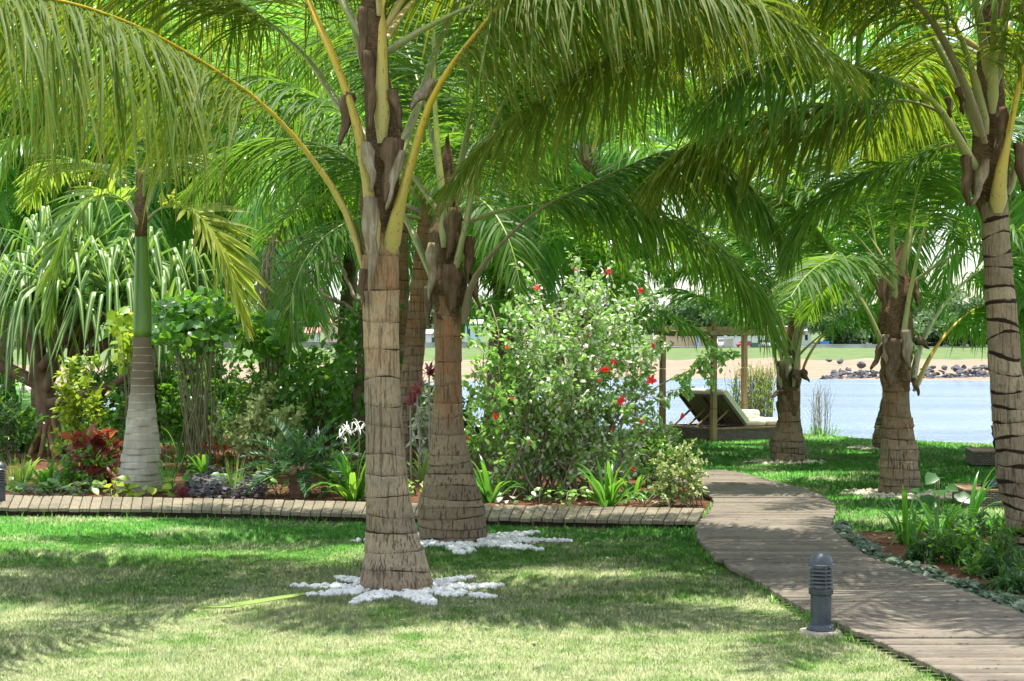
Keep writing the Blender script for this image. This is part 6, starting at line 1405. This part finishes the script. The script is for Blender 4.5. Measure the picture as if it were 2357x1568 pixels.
# ------------------------------------------------------------------ daybed with its pergola
p0 = np.array([3.73, 33.8]); wv = np.array([-.80, 1.32]); lv = np.array([1.66, .94])       # near corner, width and length directions
wl, ll = np.linalg.norm(wv), np.linalg.norm(lv); wu, lu = wv/wl, lv/ll
def D3(l, w_, z): q = p0 + lu*l + wu*w_; return np.array([q[0], q[1], z])
db = empty('daybed', (*(p0 + wv/2 + lv/2), 0), 'double rattan daybed with raised cream backrests under a timber frame', 'daybed')
def hexa(name, pts8, mat, par, uv=None, smooth=False):
    b = MB(); b.add(pts8, [(3, 2, 1, 0), (4, 5, 6, 7), (0, 1, 5, 4), (1, 2, 6, 5), (2, 3, 7, 6), (3, 0, 4, 7)]); return b.build(name, mat, par, smooth)
def skirt(name, l0, l1, w0, w1, z0, z1, mat, par, frame=D3):
    b = MB(); c = [(l0, w0), (l1, w0), (l1, w1), (l0, w1)]
    for i in range(4):
        (a, d), (e, f) = c[i], c[(i+1) % 4]; ln = math.hypot(a-e, d-f)
        b.add([frame(a, d, z0), frame(e, f, z0), frame(e, f, z1), frame(a, d, z1)], [(0, 1, 2, 3)], u=[0, ln, ln, 0], v=[z0, z0, z1, z1])
    b.add([frame(l, w_, z1) for l, w_ in c], [(0, 1, 2, 3)], u=[0, 1, 1, 0], v=[0, 0, 1, 1]); return b.build(name, mat, par, False)
skirt('rattan_base', .04, ll-.04, .04, wl-.04, .0, .215, M['wicker'], db)
for l0, l1, w0, w1 in ((0, ll, 0, .06), (0, ll, wl-.06, wl), (0, .06, .06, wl-.06), (ll-.06, ll, .06, wl-.06)):
    hexa('rail', [D3(l, w_, z) for z in (.217, .25) for l, w_ in ((l0, w0), (l1, w0), (l1, w1), (l0, w1))], M['post'], db)
hinge, top_l, top_z = .80, .30, .83
for k in range(2):
    wa, wb = .10 + k*(wl-.16)/2, .04 + (k+1)*(wl-.12)/2
    fr = None
    A0, A1, B0, B1 = D3(hinge, wa, .28), D3(hinge, wb, .28), D3(top_l, wa, top_z), D3(top_l, wb, top_z)
    nn = nrm(np.cross(A1-A0, B0-A0)); nn = nn if nn @ np.array([*lu, 0]) > 0 else -nn
    b = MB(); b.beam(A0, B0, .05, .05); b.beam(A1, B1, .05, .05); b.beam(B0, B1, .045, .045); b.beam(A0, A1, .045, .045)
    bf = b.build('backrest_frame', M['dark_wood'], db, False)
    for j in range(6):
        t = (j+1)/7; m = MB(); m.beam(A0*(1-t) + A1*t + nn*.012, B0*(1-t) + B1*t + nn*.012, .05, .016); m.build('slat', M['slat'], bf, False)
    # thick back cushion on the sitting side, rounded over the top
    b = MB(); th = .115; U0, U1 = nrm(B0-A0), nrm(A1-A0); Ln, Wn = np.linalg.norm(B0-A0)+.07, np.linalg.norm(A1-A0)+.05
    c = A0 - U1*.025 + nn*.03; n = 8; prof = []
    for i in range(n+1):
        a = math.pi*i/n - math.pi/2; prof.append((Ln - th/2 + th/2*math.cos(a), th/2 + th/2*math.sin(a)))
    prof = [(0, 0)] + prof + [(0, th)]
    v = [c + U0*u + nn*h + U1*s for s in (0, .02, Wn-.02, Wn) for u, h in [(uu if s not in (0, Wn) else uu*.99 + .005, (hh if s not in (0, Wn) else hh*.8 + .0115)) for uu, hh in prof]]; m_ = len(prof)
    f = [tuple(range(m_-1, -1, -1)), tuple(range(3*m_, 4*m_))] + [(q*m_+i, q*m_+(i+1) % m_, (q+1)*m_+(i+1) % m_, (q+1)*m_+i) for q in range(3) for i in range(m_)]
    b.add(v, f); b.build('back_cushion', M['cushion'], db, True, 50)
    for s in (.18, .82):
        q0 = A0*(1-s) + A1*s; t0 = q0*.45 + (B0*(1-s) + B1*s)*.55 - nn*.03; g = D3(.10, wa + (wb-wa)*s, .255)
        m = MB(); m.beam(t0, g, .035, .03); m.build('prop_strut', M['post'], db, False)
    for j, (l0, l1) in enumerate(((hinge+.02, hinge+.52), (hinge+.535, ll-.03))):
        b = MB(); cc = (D3(l0, wa, 0) + D3(l1, wb, 0))/2
        b.box((cc[0], cc[1], .318), (l1-l0, wb-wa+.03, .125), math.atan2(lu[1], lu[0]), ch=.035); b.build('seat_cushion', M['cushion'], db, True, 60)
posts = [(0, 0), (0, wl), (ll, wl), (ll, 0)]
pg = empty('pergola_frame', (*(p0 + wv/2 + lv/2), 0), 'square post timber frame standing round the daybed', 'pergola')
for l, w_ in posts:
    q = D3(l - .02 if l == 0 else l+.02, w_ - .03 if w_ == 0 else w_+.03, 0); rt = math.atan2(lu[1], lu[0])
    b = MB()
    for z0, z1, s in ((-.02, .60, .104), (.605, 1.32, .100), (1.325, 2.21, .098)): b.box((q[0] + (z0)*.004, q[1], (z0+z1)/2), (s, s, z1-z0), rt, ch=.008)
    b.build('post', M['post'], pg, False)
for a, c_, z in (((-.15, -.03), (ll+.15, -.03), 2.09), ((-.15, wl+.03), (ll+.15, wl+.03), 2.09), ((-.02, .05), (-.02, wl-.05), 2.0), ((ll+.02, .05), (ll+.02, wl-.05), 2.0), ((-.15, -.085), (ll+.15, -.085), 2.012), ((-.15, wl+.085), (ll+.15, wl+.085), 2.012)):
    m = MB(); m.beam(D3(*a, z), D3(*c_, z), .05, .08); m.build('beam', M['beam'], pg, False)
def towel(l, w_, z, rd, ln, rot, label):
    c = D3(l, w_, z); root = empty('rolled_towel', c - [0, 0, rd], label, 'towel', 'rolled towels on the daybed')
    ax = np.array([math.cos(rot), math.sin(rot), 0]); s = np.cross(ax, [0, 0, 1.0]); n = 70; t = np.linspace(0, 1, n); a = t*2*math.pi*3.6; rr = .012 + (rd-.012)*t
    sp = s[None]*(rr*np.cos(a))[:, None] + np.array([0, 0, 1.0])*(rr*np.sin(a))[:, None]
    V = np.stack([c + sp - ax*ln/2, c + sp - ax*ln/2*.9, c + sp + ax*ln/2*.9, c + sp + ax*ln/2], 1)[None]
    o = grid_mesh('roll', V, M['towel'], root); sm_ = o.modifiers.new('thick', 'SOLIDIFY'); sm_.thickness = .013; sm_.offset = 0
    return root
towel(1.20, .30+.22, .38+.086, .084, .42, math.atan2(lu[1], lu[0])-1.15, 'rolled white towel nearer the foot of the daybed')
towel(1.06, .95+.2, .38+.086, .084, .42, math.atan2(lu[1], lu[0])-1.15, 'rolled white towel tucked against the raised daybed backrest')

# ------------------------------------------------------------------ rattan loungers at the right
def lounger(dx, dy, Y, label, length, width, z0, z1, rot, leg=True, mat='wicker_grey'):
    o = P(dx, 768, Y); o[2] = 0; root = empty('rattan_lounger', o, label, 'lounger'); ca, sa = math.cos(rot), math.sin(rot)
    F = lambda l, w_, z: np.array([o[0] + l*ca - w_*sa, o[1] + l*sa + w_*ca, z])
    skirt('rattan_base', .015, length-.015, .015, width-.015, z0, z1-.024, M[mat], root, F)
    for l0, l1, a, b_ in ((0, length, 0, .05), (0, length, width-.05, width), (0, .05, .05, width-.05), (length-.05, length, .05, width-.05)):
        hexa('rail', [F(l, w_, z) for z in (z1-.022, z1) for l, w_ in ((l0, a), (l1, a), (l1, b_), (l0, b_))], M['post'], root)
    for j in range(7):
        m = MB(); w_ = .09 + j*(width-.18)/6; m.beam(F(.05, w_, z1-.014), F(length-.05, w_, z1-.014), .05, .016); m.build('slat', M['post'], root, False)
    if leg:
        for l, w_ in ((.1, .06), (length-.1, .06), (.1, width-.06), (length-.1, width-.06)):
            m = MB(); m.beam(F(l, w_, -.01), F(l, w_, z0), .04, .04); m.build('leg', M['dark_wood'], root, False)
    return root, F
l1, F1 = lounger(2237, 1077, 27.1, 'low olive rattan lounger near the water with a dark cloth on it', 1.9, .75, .045, .265, -.10)
l2, F2 = lounger(2219, 1172, 20.7, 'dark rattan box lounger behind the right bed', 1.7, .8, .0, .232, -.05, False, 'wicker')
def cloth(name, c, sx, sy, sz, label, seed, mat, upright=False):
    r = np.random.default_rng(seed); n = 14; u = np.linspace(-1, 1, n); U, V_ = np.meshgrid(u, u, indexing='ij')
    rr = np.sqrt(U**2 + V_**2); lump = sum(np.sin(U*a + V_*b + p)*k for a, b, p, k in ((3, 2, .4, .3), (5, -4, 1.2, .2), (-6, 7, 2.2, .16), (9, 3, .2, .1)))
    Z = sz*(np.clip(1.15 - rr**3*.7, 0, 1) + .3*lump)*(rr < 1.3); edge = 1 + .08*np.sin(U*7 + V_*9)
    Z = np.maximum(Z, .004)
    G_ = np.stack([c[0] + U*sx*edge, c[1] + V_*sy*edge, c[2] + Z], -1)[None]
    if upright: G_ = np.stack([c[0] + U*sx*edge + .03*lump, c[1] + .06*lump + .05*V_, c[2] + (V_+1)*sz*edge], -1)[None]
    o = grid_mesh(name, G_, mat); s = o.modifiers.new('thick', 'SOLIDIFY'); s.thickness = .012; s.offset = 1; o.modifiers.new('sub', 'SUBSURF').render_levels = 1
    tag(o, label, 'towel'); return o
q = F2(.52, .35, .234); cloth('crumpled_towel', q, .24, .22, .075, 'crumpled navy towel lying on the dark rattan box lounger', 3, M['navy'])
q = F1(.50, .38, .267); cloth('hanging_towel', q, .14, .1, .17, 'dark cloth standing up on the low lounger beside the edge trunk', 4, M['navy'], True)
